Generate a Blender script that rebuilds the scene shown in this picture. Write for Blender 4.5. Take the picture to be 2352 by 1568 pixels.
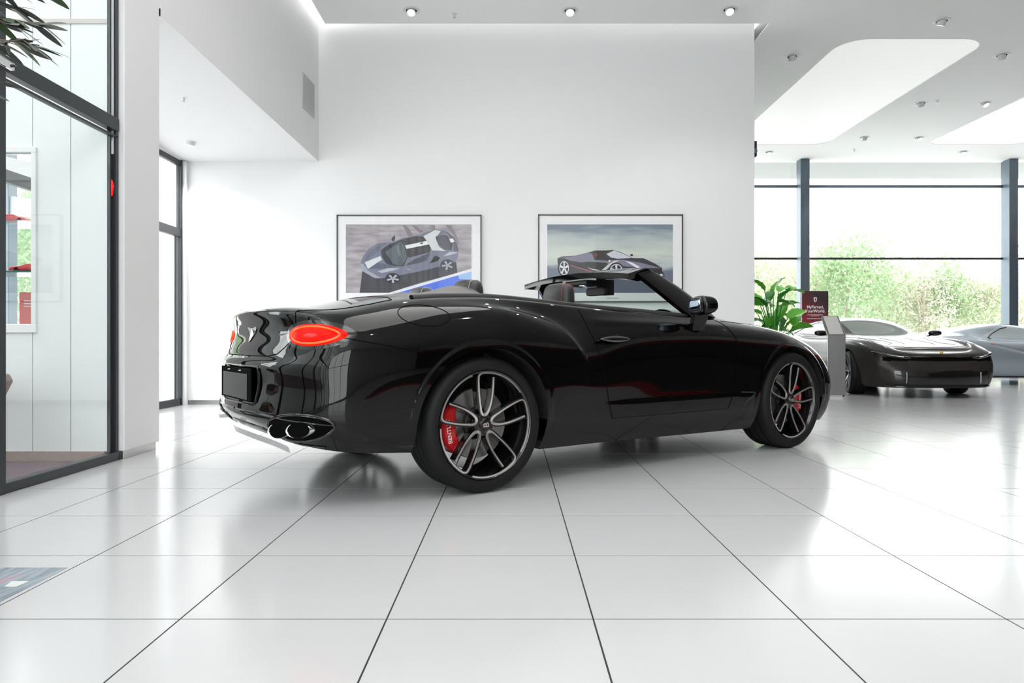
import bpy, bmesh, math, random
import numpy as np
from mathutils import Vector, Matrix
from mathutils.bvhtree import BVHTree
from mathutils.geometry import tessellate_polygon
random.seed(7); R = math.radians
for o in list(bpy.data.objects): bpy.data.objects.remove(o)
scene = bpy.context.scene
col = scene.collection
# ------------------------------------------------------------ camera, sky, exposure
cam_d = bpy.data.cameras.new('camera'); cam = bpy.data.objects.new('camera', cam_d); col.objects.link(cam)
cam.location = (0, 0, .83); cam.rotation_euler = (R(90), 0, 0)
cam_d.sensor_width = 36; cam_d.lens = 36*1624/2352; cam_d.clip_start = .05; cam_d.clip_end = 400
scene.camera = cam
world = bpy.data.worlds.new('overcast_sky'); scene.world = world; world.use_nodes = True
wn = world.node_tree; wbg = wn.nodes['Background']
wbg.inputs['Color'].default_value = (.975, .985, 1, 1); wbg.inputs['Strength'].default_value = 4.3
vs = scene.view_settings
vs.view_transform = 'Standard'; vs.look = 'None'; vs.gamma = 1; vs.use_curve_mapping = False; vs.exposure = .5
LAMP_W = 75       # each ceiling lamp
PANEL_E = .25      # luminous ceiling membranes
SLOT_E = 2.2       # hidden strip lights in the slots
CZ = 4.97          # ceiling height
WY = 9.3           # back wall
# ------------------------------------------------------------ materials
def mat(name, c, rough=.5, metal=0, spec=.5, coat=0, trans=0, emis=None, es=0, noise=0, nscale=30, bump=0, bscale=200, aniso=0):
    m = bpy.data.materials.new(name); m.use_nodes = True
    nt = m.node_tree; b = nt.nodes['Principled BSDF']
    I = b.inputs
    I['Base Color'].default_value = (*c, 1); I['Roughness'].default_value = rough; I['Metallic'].default_value = metal
    I['Specular IOR Level'].default_value = spec; I['Coat Weight'].default_value = coat; I['Coat Roughness'].default_value = .02
    I['Transmission Weight'].default_value = trans
    if aniso: I['Anisotropic'].default_value = aniso
    if emis: I['Emission Color'].default_value = (*emis, 1); I['Emission Strength'].default_value = es
    tc = None
    if noise or bump:
        tc = nt.nodes.new('ShaderNodeTexCoord')
    if noise:
        n = nt.nodes.new('ShaderNodeTexNoise'); n.inputs['Scale'].default_value = nscale; n.inputs['Detail'].default_value = 4
        r = nt.nodes.new('ShaderNodeValToRGB')
        r.color_ramp.elements[0].color = (*[max(0, v*(1-noise)) for v in c], 1); r.color_ramp.elements[1].color = (*[min(1, v*(1+noise)) for v in c], 1)
        nt.links.new(tc.outputs['Object'], n.inputs['Vector']); nt.links.new(n.outputs['Fac'], r.inputs['Fac']); nt.links.new(r.outputs['Color'], I['Base Color'])
    if bump:
        n = nt.nodes.new('ShaderNodeTexNoise'); n.inputs['Scale'].default_value = bscale; n.inputs['Detail'].default_value = 3
        bp = nt.nodes.new('ShaderNodeBump'); bp.inputs['Strength'].default_value = bump; bp.inputs['Distance'].default_value = .002
        nt.links.new(tc.outputs['Object'], n.inputs['Vector']); nt.links.new(n.outputs['Fac'], bp.inputs['Height']); nt.links.new(bp.outputs['Normal'], I['Normal'])
    return m
def glass_mat(name, tint, refl=.8, rough=0.0):
    m = bpy.data.materials.new(name); m.use_nodes = True; nt = m.node_tree; nt.nodes.clear()
    o = nt.nodes.new('ShaderNodeOutputMaterial'); mx = nt.nodes.new('ShaderNodeMixShader'); t = nt.nodes.new('ShaderNodeBsdfTransparent')
    g = nt.nodes.new('ShaderNodeBsdfGlossy'); f = nt.nodes.new('ShaderNodeFresnel'); f.inputs['IOR'].default_value = 1.5
    gm = nt.nodes.new('ShaderNodeNewGeometry'); mr = nt.nodes.new('ShaderNodeMapRange'); mr.inputs['To Min'].default_value = 1.5; mr.inputs['To Max'].default_value = 1/1.5; nt.links.new(gm.outputs['Backfacing'], mr.inputs['Value']); nt.links.new(mr.outputs[0], f.inputs['IOR'])
    mul = nt.nodes.new('ShaderNodeMath'); mul.operation = 'MULTIPLY'; mul.inputs[1].default_value = refl; mul.use_clamp = True
    t.inputs['Color'].default_value = (*tint, 1); g.inputs['Roughness'].default_value = rough; g.inputs['Color'].default_value = (1, 1, 1, 1)
    nt.links.new(f.outputs[0], mul.inputs[0]); nt.links.new(mul.outputs[0], mx.inputs[0]); nt.links.new(t.outputs[0], mx.inputs[1]); nt.links.new(g.outputs[0], mx.inputs[2]); nt.links.new(mx.outputs[0], o.inputs[0])
    return m
M = dict(
 wall=mat('white_wall_paint', (.78, .78, .78), .6, noise=.01, nscale=3, bump=.05, bscale=300),
 ceil=mat('white_ceiling_paint', (.93, .935, .93), .7, noise=.01, nscale=2),
 pale=mat('pale_green_white_panel', (.84, .88, .88), .35, noise=.01, nscale=3),
 membrane=mat('luminous_ceiling_membrane', (.9, .9, .9), .5, emis=(1, .99, .97), es=PANEL_E),
 fill_membrane=mat('unseen_fill_membrane', (.9, .9, .9), .5, emis=(1, .99, .97), es=2.5),  # unseen front hall panels, added as the main light
 vestibule_fill=mat('vestibule_fill_glow', (.9, .9, .9), .5, emis=(.97, 1, 1), es=1.5),  # unseen ceiling made to glow to brighten the vestibule
 slot=mat('strip_light', (.9, .9, .9), .5, emis=(1, 1, 1), es=SLOT_E),
 grout=mat('dark_grout', (.045, .045, .045), .9, spec=.1, noise=.2, nscale=50),
 tile=mat('polished_grey_white_tile', (.51, .51, .515), .17, spec=.55, noise=.035, nscale=1.3, bump=.04, bscale=2.5),
 frame=mat('anthracite_aluminium', (.035, .04, .045), .35, metal=.3, noise=.1, nscale=8),
 frame2=mat('blue_grey_steel', (.13, .17, .2), .4, metal=.4, noise=.1, nscale=5),
 standsteel=mat('stand_brushed_steel', (.15, .148, .145), .32, metal=.9, noise=.08, nscale=6, aniso=.6),
 steel=mat('brushed_steel', (.55, .54, .53), .28, metal=1, noise=.08, nscale=6, aniso=.6),
 chrome=mat('chrome', (.85, .86, .87), .06, metal=1, noise=.02),
 pane=glass_mat('window_glass', (.955, .97, .965)),
 pane_clear=glass_mat('clear_glass', (.975, .98, .978)),
 picglass=glass_mat('picture_glazing', (.99, .99, .99), .12),
 screen=glass_mat('windscreen_glass', (.78, .88, .84), 1.6),
 darkglass=glass_mat('tinted_car_glass', (.16, .2, .2), 2.5),
 greenglass=glass_mat('greenish_car_glass', (.45, .55, .5), 3.5),
 darkwall=mat('charcoal_wall', (.012, .012, .013), .5, noise=.2, nscale=2),
 redwall=mat('red_wall_band', (.35, .01, .012), .5, noise=.05, nscale=2),
 carpet=mat('dark_plum_carpet', (.15, .10, .12), .9, noise=.5, nscale=140, bump=.6, bscale=400),
 brownbase=mat('brown_stone_skirting', (.33, .25, .22), .5, noise=.2, nscale=40),
 paint=mat('black_car_paint', (.0012, .0011, .0012), .03, spec=.37, noise=.05),
 gap=mat('panel_gap_black', (.002, .002, .002), .8, spec=.05, noise=.05),
 blackgloss=mat('gloss_black_trim', (.006, .006, .006), .12, spec=.5, coat=.5, noise=.05),
 blackmatte=mat('matte_black_plastic', (.012, .012, .012), .6, noise=.1, bump=.1, bscale=400),
 leather=mat('black_leather', (.018, .018, .018), .42, noise=.1, nscale=60, bump=.35, bscale=500),
 greyleather=mat('dark_grey_cover', (.09, .088, .086), .5, noise=.05, nscale=60, bump=.3, bscale=500),
 redthread=mat('red_piping', (.45, .03, .02), .5, noise=.05),
 whitethread=mat('pale_piping', (.6, .57, .52), .5, noise=.05),
 rubber=mat('tyre_rubber', (.005, .005, .0053), .65, spec=.3, noise=.15, nscale=40, bump=.2, bscale=150),
 machined=mat('machined_alloy', (.78, .77, .76), .22, metal=.85, noise=.03),
 darkchrome=mat('dark_chrome', (.18, .18, .18), .12, metal=1, noise=.03),
 disc=mat('brake_disc_steel', (.32, .31, .30), .35, metal=.9, noise=.15, nscale=15),
 caliper=mat('red_caliper', (.55, .012, .015), .25, coat=.6, noise=.05),
 lettering=mat('white_lettering', (.85, .85, .85), .5, noise=.01),
 tail=mat('lit_red_tail_lamp', (.62, .002, .001), .2, spec=.08, emis=(1, .008, .002), es=.62, noise=.05),
 tail2=mat('lit_orange_lamp_ring', (.9, .12, .02), .2, emis=(1, .08, .01), es=.7, noise=.05),
 tail3=mat('deep_red_lamp_core', (.35, .003, .003), .15, emis=(1, .01, .01), es=.25, noise=.05),
 grey=mat('warm_grey_car_paint', (.040, .037, .035), .2, metal=.3, spec=.12, coat=0, noise=.04, nscale=300),
 silver=mat('silver_blue_car_paint', (.36, .42, .48), .25, metal=.35, coat=1, noise=.04, nscale=300),
 mount=mat('white_picture_mount', (.80, .80, .81), .5, noise=.01),
 pframe=mat('dark_picture_frame', (.05, .05, .05), .35, noise=.1),
 leaf_big=mat('bright_green_leaf', (.17, .56, .06), .35, noise=.35, nscale=4),
 leaf_big2=mat('deep_green_leaf', (.04, .26, .04), .35, noise=.35, nscale=4),
 olive=mat('grey_green_olive_leaf', (.05, .056, .045), .45, noise=.3, nscale=15),
 olive2=mat('green_olive_leaf', (.035, .07, .02), .4, noise=.3, nscale=15),
 bark=mat('grey_brown_bark', (.13, .10, .08), .8, noise=.3, nscale=20, bump=.5, bscale=40),
 treebark=mat('pale_bark', (.42, .34, .30), .8, noise=.25, nscale=6),
 pot=mat('white_planter', (.7, .7, .7), .4, noise=.02),
 ground=mat('pale_ground', (.70, .71, .69), .9, noise=.06, nscale=.5),
 redobj=mat('red_lacquer', (.5, .02, .025), .3, coat=.3, noise=.05),
 redbox=mat('red_cardboard', (.55, .13, .12), .5, noise=.05),
 bag=mat('brown_leather', (.30, .20, .18), .5, noise=.2, nscale=30),
 lampwhite=mat('white_lamp_housing', (.75, .75, .75), .4, noise=.02),
 lens=mat('lit_lamp_lens', (.9, .9, .9), .3, emis=(1, .98, .95), es=3.5),
 beige=mat('beige_rail', (.62, .58, .55), .5, noise=.03),
 extw=mat('white_facade', (.80, .81, .82), .6, noise=.02, nscale=2),
)
def leaf_mat(name, c):
    m = mat(name, c, .5, noise=.35, nscale=.9)
    nt = m.node_tree; b = nt.nodes['Principled BSDF']; out = nt.nodes['Material Output']
    tr = nt.nodes.new('ShaderNodeBsdfTranslucent'); tr.inputs['Color'].default_value = (*[min(1, v*1.1) for v in c], 1)
    mx = nt.nodes.new('ShaderNodeMixShader'); mx.inputs[0].default_value = .45
    nt.links.new(b.outputs[0], mx.inputs[1]); nt.links.new(tr.outputs[0], mx.inputs[2]); nt.links.new(mx.outputs[0], out.inputs[0])
    return m
M['tleaf'] = leaf_mat('pale_tree_leaf', (.46, .52, .36)); M['tleaf2'] = leaf_mat('green_tree_leaf', (.31, .43, .25)); M['tleaf3'] = leaf_mat('palest_tree_leaf', (.54, .55, .44))  # three leaf tones, the last the palest and greyest
# ------------------------------------------------------------ object helpers
def props(o, label=None, cat=None, group=None, kind=None):
    if label: o['label'] = label
    if cat: o['category'] = cat
    if group: o['group'] = group
    if kind: o['kind'] = kind
    return o
def thing(name, label, cat, loc=(0, 0, 0), rz=0, group=None):
    o = bpy.data.objects.new(name, None); o.empty_display_size = .1; col.objects.link(o)
    o.location = loc; o.rotation_euler = (0, 0, rz); return props(o, label, cat, group)
def link(name, me, parent=None, loc=None, rot=None):
    o = bpy.data.objects.new(name, me); col.objects.link(o)
    if parent: o.parent = parent
    if loc: o.location = loc
    if rot: o.rotation_euler = rot
    return o
def copy_tree(o, parent=None):
    c = o.copy(); col.objects.link(c); c.parent = parent
    for ch in list(o.children): copy_tree(ch, c)
    return c
class MB:
    def __init__(s): s.v = []; s.f = []; s.mi = []; s.cur = 0
    def add(s, vs_, fs, mi=None):
        n = len(s.v); s.v += [tuple(p) for p in vs_]; s.f += [tuple(i+n for i in f) for f in fs]; s.mi += [s.cur if mi is None else mi]*len(fs); return s
    def box(s, a, b, mi=None):
        x0, y0, z0 = a; x1, y1, z1 = b
        return s.add([(x0, y0, z0), (x1, y0, z0), (x1, y1, z0), (x0, y1, z0), (x0, y0, z1), (x1, y0, z1), (x1, y1, z1), (x0, y1, z1)],
              [(0, 3, 2, 1), (4, 5, 6, 7), (0, 1, 5, 4), (1, 2, 6, 5), (2, 3, 7, 6), (3, 0, 4, 7)], mi)
    def bar(s, p, q, w, h, up=(0, 0, 1), mi=None):
        p = Vector(p); q = Vector(q); d = (q-p).normalized(); a = d.cross(Vector(up)).normalized()*w/2; b = a.normalized().cross(d)*h/2
        vs_ = [p-a-b, p+a-b, p+a+b, p-a+b, q-a-b, q+a-b, q+a+b, q-a+b]
        return s.add(vs_, [(0, 3, 2, 1), (4, 5, 6, 7), (0, 1, 5, 4), (1, 2, 6, 5), (2, 3, 7, 6), (3, 0, 4, 7)], mi)
    def prism(s, poly, off, mi=None):
        n = len(poly); off = Vector(off); a = [Vector(p) for p in poly]; b = [p+off for p in a]
        return s.add(a+b, [tuple(range(n))[::-1], tuple(range(n, 2*n))]+[(i, (i+1) % n, n+(i+1) % n, n+i) for i in range(n)], mi)
    def tube(s, pts, r, n=8, closed=False, mi=None, caps=True):
        pts = [Vector(p) for p in pts]; m = len(pts); rs = r if isinstance(r, (list, tuple)) else [r]*m
        vs_ = []; prev = None
        for i, p in enumerate(pts):
            if closed: d = pts[(i+1) % m]-pts[i-1]
            else: d = pts[min(i+1, m-1)]-pts[max(i-1, 0)]
            d = d.normalized() if d.length > 1e-9 else Vector((0, 0, 1))
            if prev is None:
                a = d.orthogonal().normalized()
            else:
                a = prev-d*prev.dot(d); a = a.normalized() if a.length > 1e-6 else d.orthogonal().normalized()
            prev = a; b = d.cross(a)
            for k in range(n):
                t = 2*math.pi*k/n; vs_.append(p+(a*math.cos(t)+b*math.sin(t))*rs[i])
        fs = []
        for i in range(m if closed else m-1):
            j = (i+1) % m
            for k in range(n): fs.append((i*n+k, i*n+(k+1) % n, j*n+(k+1) % n, j*n+k))
        if caps and not closed: fs += [tuple(range(n))[::-1], tuple((m-1)*n+k for k in range(n))]
        return s.add(vs_, fs, mi)
    def lathe(s, prof, axis='z', n=48, center=(0, 0, 0), closed=False, mi=None):
        # prof list of (r, h)
        c = Vector(center); vs_ = []; m = len(prof)
        for k in range(n):
            t = 2*math.pi*k/n; ct, st = math.cos(t), math.sin(t)
            for r, h in prof:
                if axis == 'z': vs_.append(c+Vector((r*ct, r*st, h)))
                elif axis == 'y': vs_.append(c+Vector((r*ct, h, r*st)))
                else: vs_.append(c+Vector((h, r*ct, r*st)))
        fs = []
        for k in range(n):
            k2 = (k+1) % n
            for i in range(m if closed else m-1):
                j = (i+1) % m; fs.append((k*m+i, k2*m+i, k2*m+j, k*m+j))
        return s.add(vs_, fs, mi)
    def build(s, name, mats, parent=None, smooth=False, bevel=0, ang=35, loc=None, rot=None, subs=0, seg=2):
        me = bpy.data.meshes.new(name); me.from_pydata(s.v, [], s.f); 
        if not isinstance(mats, (list, tuple)): mats = [mats]
        for m in mats: me.materials.append(m)
        if len(mats) > 1: me.polygons.foreach_set('material_index', s.mi)
        bm = bmesh.new(); bm.from_mesh(me)
        bmesh.ops.recalc_face_normals(bm, faces=bm.faces)
        if bevel:
            es = [e for e in bm.edges if len(e.link_faces) == 2 and e.calc_face_angle(0) > R(30)]
            bmesh.ops.bevel(bm, geom=es, offset=bevel, segments=seg, affect='EDGES', profile=.5)
        bm.to_mesh(me); bm.free()
        if smooth:
            me.polygons.foreach_set('use_smooth', [True]*len(me.polygons)); me.set_sharp_from_angle(angle=R(ang))
        o = link(name, me, parent, loc, rot)
        if subs: md = o.modifiers.new('s', 'SUBSURF'); md.levels = subs; md.render_levels = subs
        return o
def S(o, label=None): return props(o, label, kind='structure')
def text_mesh(body, size, extrude=.001, bold=False, align='CENTER'):
    cu = bpy.data.curves.new('t', 'FONT'); cu.body = body; cu.size = size; cu.extrude = extrude; cu.align_x = align; cu.align_y = 'CENTER'; cu.resolution_u = 4
    if bold: cu.offset = size*.028
    o = bpy.data.objects.new('t', cu); col.objects.link(o)
    me = bpy.data.meshes.new_from_object(o.evaluated_get(bpy.context.evaluated_depsgraph_get())); bpy.data.objects.remove(o); me.materials.clear(); return me
# ------------------------------------------------------------ floor
TX, TY, TX0, TY0 = .618, .626, .243, 2.116
fl = S(MB().box((-8, -8, -.12), (14, 16.5, -.0011)).build('floor', M['grout']), 'pale grey showroom floor of large square tiles')
GP = .0027
def tile_mesh(w, h):
    mb = MB().box((0, 0, -.009), (w, h, 0)); me = mb.build('tile_src', M['tile']); m = me.data; bpy.data.objects.remove(me); return m
tm = tile_mesh(TX-2*GP, TY-2*GP)
rest = MB(); cnt = 0
for j in range(-16, 23):
    for i in range(-14, 23):
        x0 = TX0+i*TX; y0 = TY0+j*TY
        if x0 > 13.5 or x0 < -7.9 or y0 > 16.2 or y0 < -7.6: continue
        if x0+TX < -2.9 and y0 < 5.0: continue
        vis = y0 >= 1.3 and y0 < 8.6 and x0 < .725*(y0+TY) and x0+TX > -.725*(y0+TY) and x0+TX > -4.4
        if vis and x0+TX < -2.9 and y0 < 5.0: vis = False
        if vis and x0 < 3.3 and x0 > -1.4 and y0 > 6.6: vis = False     # hidden behind the car
        if vis and cnt < 300:
            cnt += 1; link('tile', tm, fl, (x0+GP, y0+GP, 0))
        else: rest.box((x0+GP, y0+GP, -.009), (x0+TX-GP, y0+TY-GP, 0))
rt = rest.build('tile_field', M['tile'], fl); rt['kind'] = 'stuff'
# ------------------------------------------------------------ walls
w = MB().box((-4.5, WY, .058), (3.19, WY+.28, CZ+.22)); S(w.build('wall_back', M['wall'], bevel=.004))
S(MB().box((-4.4, WY+.012, 0), (3.175, WY+.25, .058)).build('baseboard_back', M['steel']))
# bulkhead over the alcove, slightly splayed
zb0, zb1 = 3.346, 3.195
def bulk(dx, X0=-2.72, X1=-2.543): return X0+dx, X1+dx
b = MB(); b.add([(-2.72, 5.47, zb0), (-2.543, WY, zb1), (-2.543, WY, CZ+.22), (-2.72, 5.47, CZ+.22), (-2.95, 5.47, zb0), (-2.80, WY, zb1), (-2.80, WY, CZ+.22), (-2.95, 5.47, CZ+.22)],
    [(0, 1, 2, 3), (7, 6, 5, 4), (0, 4, 5, 1), (3, 2, 6, 7), (0, 3, 7, 4), (1, 5, 6, 2)]); S(b.build('wall_bulkhead', M['wall']))
S(MB().box((-3.05, 4.975, .058), (-2.727, 5.47, CZ+.22)).build('wall_pier', M['wall'], bevel=.006))
S(MB().box((-3.0, 4.99, 0), (-2.745, 5.45, .058)).build('baseboard_pier', M['steel'], bevel=.002))
S(MB().prism([(-2.72, 5.47, zb0), (-2.543, WY+.02, zb1), (-4.6, WY+.02, zb1), (-4.6, 5.47, zb0)], (0, 0, .06)).build('ceiling_alcove', M['wall']))
# access panel on the bulkhead
def bx(Y): return -2.72+(Y-5.47)/(WY-5.47)*.177
ap = MB(); y0, y1 = 8.66, 9.10
ap.add([(bx(y0)+.012, y0, 3.70), (bx(y1)+.012, y1, 3.70), (bx(y1)+.012, y1, 4.13), (bx(y0)+.012, y0, 4.13), (bx(y0)-.01, y0, 3.70), (bx(y1)-.01, y1, 3.70), (bx(y1)-.01, y1, 4.13), (bx(y0)-.01, y0, 4.13)],
   [(0, 1, 2, 3), (0, 4, 5, 1), (1, 5, 6, 2), (2, 6, 7, 3), (3, 7, 4, 0)])
vt = thing('vent_cover', 'grey vent cover high on the bulkhead by the back wall corner', 'vent')
ap.build('frame', mat('grey_vent_enamel', (.55, .55, .55), .5, noise=.02), vt)
sl = MB()
for k in range(14):
    z = 3.725+k*.029
    sl.add([(bx(y0)+.013, y0+.02, z), (bx(y1)+.013, y1-.02, z), (bx(y1)+.019, y1-.02, z+.018), (bx(y0)+.019, y0+.02, z+.018)], [(0, 1, 2, 3)])
sl.build('grille', mat('grey_vent_blades', (.5, .5, .5), .5, noise=.02), vt)
# main ceiling with recesses and slots
def rrect(x0, x1, y0, y1, r, n=8):
    pts = []
    for cx, cy, a0 in ((x1-r, y1-r, 0), (x0+r, y1-r, 90), (x0+r, y0+r, 180), (x1-r, y0+r, 270)):
        for k in range(n+1):
            a = R(a0+90*k/n); pts.append((cx+r*math.cos(a), cy+r*math.sin(a)))
    return pts
rec = [(4.55, 6.58, 9.69, 14.9), (8.68, 10.71, 9.69, 14.9), (-.9, 1.3, .4, 6.6), (-.9, 1.3, -6.3, -1.2)]
CE = -2.435; SR = 3.347; SB = 9.215
outer = [(CE, -8), (14, -8), (14, 16.35), (2.9, 16.35), (2.9, 9.85), (SR, 9.85), (SR, SB), (CE, SB)]
polys = [[Vector((x, y, 0)) for x, y in outer]]+[[Vector((x, y, 0)) for x, y in rrect(*r_, .38)][::-1] for r_ in rec]
tri = tessellate_polygon(polys); flat = [p for pl in polys for p in pl]
c = MB(); c.add([(p.x, p.y, CZ) for p in flat], tri)
o_ = 0
for pl in polys:      # edges upward
    n = len(pl); top = .008
    c.add([(p.x, p.y, CZ) for p in pl]+[(p.x, p.y, CZ+top) for p in pl], [(i, (i+1) % n, n+(i+1) % n, n+i) for i in range(n)])
S(c.build('ceiling', M['ceil']))
for r_ in rec:
    pl = rrect(r_[0]-.04, r_[1]+.04, r_[2]-.04, r_[3]+.04, .4)
    o = MB(); o.prism([(x, y, CZ+.008) for x, y in pl], (0, 0, .03))
    o = o.build('ceiling_light_panel', M['membrane' if r_[0] > 4 else 'fill_membrane']); props(o, 'added luminous fill membrane over the front hall, out of view', 'light', 'recessed ceiling membranes')
RL = ['rounded luminous ceiling recess nearest the back wall end', 'rounded luminous ceiling recess at far right edge']
pn = [o for o in col.objects if o.name.startswith('ceiling_light_panel')]
pn[0]['label'] = RL[0]; pn[1]['label'] = RL[1]
S(MB().box((-3.2, -8, CZ+.22), (14, 17, CZ+.34)).build('ceiling_slab', M['wall']))
slt = MB().box((CE-.08, -8, CZ+.17), (CE+.05, SB, CZ+.19)).box((CE, SB-.04, CZ+.17), (SR+.03, SB+.04, CZ+.19)).box((3.195, SB+.04, CZ+.17), (SR, 9.85, CZ+.19)).build('strip_light', M['slot'])
props(slt, 'white strip light hidden in the slot around the ceiling edge', 'light')
# left glazing plane
GX = -2.785
g = MB().box((GX-.03, -8, 0), (GX+.03, 4.965, .058)).box((GX-.03, -8, 2.30), (GX+.03, 4.96, 2.39)).box((GX-.02, -8, 2.255), (GX+.02, 4.96, 2.27))
g.box((GX-.015, 4.935, 0), (GX+.02, 4.97, CZ+.2)).box((GX-.015, 4.885, .05), (GX, 4.915, CZ+.2)).box((GX-.03, 4.96, 0), (-2.75, 4.985, .056))
for y in (3.80, 2.4, .9, -.6, -2.1, -3.6, -5.1, -6.6): g.box((GX-.035, y-.045, 0), (GX+.035, y+.045, CZ+.2))
gw = thing('window_1', None, None); gw['kind'] = 'structure'
g.build('window_frame', M['frame'], gw, bevel=.003, seg=1)
ed = [4.885, 3.845, 3.755, 2.445, 2.355, .945, .855, -.555, -.645, -2.055, -2.145, -3.555, -3.645, -5.055, -5.145, -6.555]
for k in range(0, len(ed)-1, 2):
    MB().box((GX-.006, ed[k+1], .055), (GX+.006, ed[k], 2.262)).build('pane', M['pane'], gw)
    MB().box((GX-.006, ed[k+1], 2.385), (GX+.006, ed[k], CZ+.1)).build('pane', M['pane'], gw)
# vestibule behind it
S(MB().box((-7, -8, -.11), (GX-.02, 4.9, .004)).build('floor_vestibule', M['carpet']))
vw = MB(); VY = 4.9
ox0, ox1, oz0, oz1 = -4.9, -3.325, .95, 2.137
for (xa, xb, za, zb) in ((-3.055, -2.80, .07, 3.03), (-3.320, -3.062, .07, 3.03), (-5.0, -3.325, .07, oz0), (-5.0, -3.325, oz1, 3.03), (-7, -5.005, .07, 3.03), (-3.055, -2.80, 3.065, 5.2), (-5.0, -3.062, 3.065, 5.2), (-7, -5.005, 3.065, 5.2)):
    vw.box((xa, VY, za), (xb, VY+.03, zb))
vw.box((-7, VY+.03, .0), (-3.325, VY+.06, oz0)).box((-7, VY+.03, oz1), (-2.78, VY+.06, 5.2)).box((-3.325, VY+.03, 0), (-2.81, VY+.06, oz1+.1)).box((-7, VY+.03, oz0-.01), (-4.9, VY+.06, oz1+.01))
S(vw.build('wall_vestibule', M['pale']))
S(MB().box((-7, VY-.008, 3.03), (-2.8, VY+.02, 3.062)).build('trim_1', M['beige']))
S(MB().box((-7, VY-.012, 0), (-2.82, VY+.01, .07)).build('baseboard_vestibule', M['brownbase']))
S(MB().box((-7, -8, 3.9), (-2.83, 4.9, 4.0)).build('ceiling_vestibule', M['vestibule_fill']))
S(MB().box((-7.1, -8, 0), (-7, 4.9, 5)).build('wall_left', M['pale']))
wf = MB()
for a, b_ in (((ox0, VY-.015, oz1), (ox1+.035, VY+.02, oz1+.04)), ((ox0, VY-.015, oz0-.06), (ox1+.035, VY+.02, oz0)), ((ox1, VY-.015, oz0), (ox1+.035, VY+.02, oz1))): wf.box(a, b_)
cab = thing('display_cabinet', 'white framed display cabinet set in the pale vestibule wall at left edge', 'cabinet', (0, 0, 0))
wf.build('cabinet_frame', mat('white_enamel', (.85, .87, .87), .4, noise=.01), cab, bevel=.003, seg=1)
MB().box((ox0, VY+.03, oz0-.02), (ox1, VY+.45, oz0)).build('bottom_board', M['pot'], cab)
MB().box((ox0, VY+.06, 1.315), (ox1, VY+.42, 1.327)).build('glass_shelf', mat('green_glass_edge', (.02, .12, .1), .1, noise=.05), cab)
MB().box((ox0, VY+.06, 1.675), (ox1, VY+.42, 1.683)).build('glass_shelf', M['pane_clear'], cab)
MB().box((ox0, VY+.44, oz0), (ox1, VY+.446, oz1)).build('glass_back', M['pane_clear'], cab)
# things in the cabinet
def toy_car(name, label, loc, L, m):
    t = thing(name, label, 'model car', loc)
    b = MB(); prof = [(-.5, .0), (-.5, .07), (-.42, .10), (-.2, .12), (-.05, .17), (.15, .17), (.28, .11), (.46, .08), (.5, .04), (.5, 0)]
    b.prism([(p[0]*L, -.19*L, (p[1]+.05)*L) for p in prof], (0, .38*L, 0)); b.build('body', m, t, bevel=.02*L, smooth=True, ang=50)
    for sx in (-.3, .32):
        for sy in (-.19, .15): MB().lathe([(0, 0), (.062*L, 0), (.062*L, .05*L), (0, .05*L)], 'y', 20, (sx*L, sy*L, .065*L)).build('wheel', M['blackmatte'], t)
    return t
toy_car('model_car', 'red model car on the upper glass shelf of the cabinet', (-3.62, VY+.22, 1.683), .27, M['redobj'])
toy_car('model_car', 'red and grey model car on the lower glass shelf of the cabinet', (-3.47, VY+.22, 1.327), .28, M['redobj'])
for k, (x, l) in enumerate(((-3.47, 'red boxed book standing at the right end of the cabinet floor'), (-3.77, 'red boxed book standing behind the glass post in the cabinet'))):
    t = thing('boxed_book', l, 'box', (x, VY+.2, oz0))
    MB().box((-.085, 0, 0), (.085, .05, .235)).build('slipcase', M['redbox'], t, bevel=.003)
    MB().box((-.05, -.001, .17), (.03, .001, .176)).box((-.05, -.001, .15), (.0, .001, .155)).box((-.05, -.001, .13), (.02, .001, .134)).build('title_lines', M['lettering'], t)
# small things on the glazing
t = thing('alarm_beacon', 'small red alarm beacon on the dark glass wall post', 'alarm', (GX-.003, 4.925, 1.91))
MB().lathe([(0, -.07), (.006, -.068), (.010, -.03), (.014, .0), (.006, .04), (.0, .05)], 'z', 20).build('beacon_lens', mat('bright_red_plastic', (.8, .01, .01), .3, emis=(1, .02, .02), es=.25, noise=.02), t, smooth=True)
MB().box((-.006, 0, -.07), (.006, .01, .05)).build('back_plate', M['blackmatte'], t)
t = thing('door_closer', 'chrome door bracket on the glass wall transom at left edge', 'bracket', (GX+.035, 3.84, 2.33))
MB().box((0, -.2, -.02), (.03, .03, .02)).build('bracket_arm', M['chrome'], t, bevel=.004)
MB().lathe([(0, 0), (.008, 0), (.008, .008), (0, .008)], 'x', 16, (.03, .01, 0)).build('bolt', M['blackmatte'], t)
t = thing('lounge_chair', 'brown leather lounge chair, only its tip showing past the dark glass post', 'chair', (-3.72, 4.45, 0))
b = MB(); b.add([(.0, -.25, .36), (.40, -.20, .455), (.515, -.16, .575), (.495, -.15, .625), (.36, -.2, .61), (-.2, -.25, .56), (.0, .20, .36), (.40, .18, .455), (.515, .10, .575), (.495, .09, .625), (.36, .15, .61), (-.2, .2, .56)],
    [(0, 1, 2, 3, 4, 5), (11, 10, 9, 8, 7, 6), (0, 6, 7, 1), (1, 7, 8, 2), (2, 8, 9, 3), (3, 9, 10, 4), (4, 10, 11, 5), (5, 11, 6, 0)]); b.build('seat_shell', M['bag'], t, bevel=.01)
MB().tube([(.475, -.03, .615), (.485, -.03, .64), (.487, -.03, .665)], [.008, .006, .003], 8).build('button_peg', M['blackmatte'], t)
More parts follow.
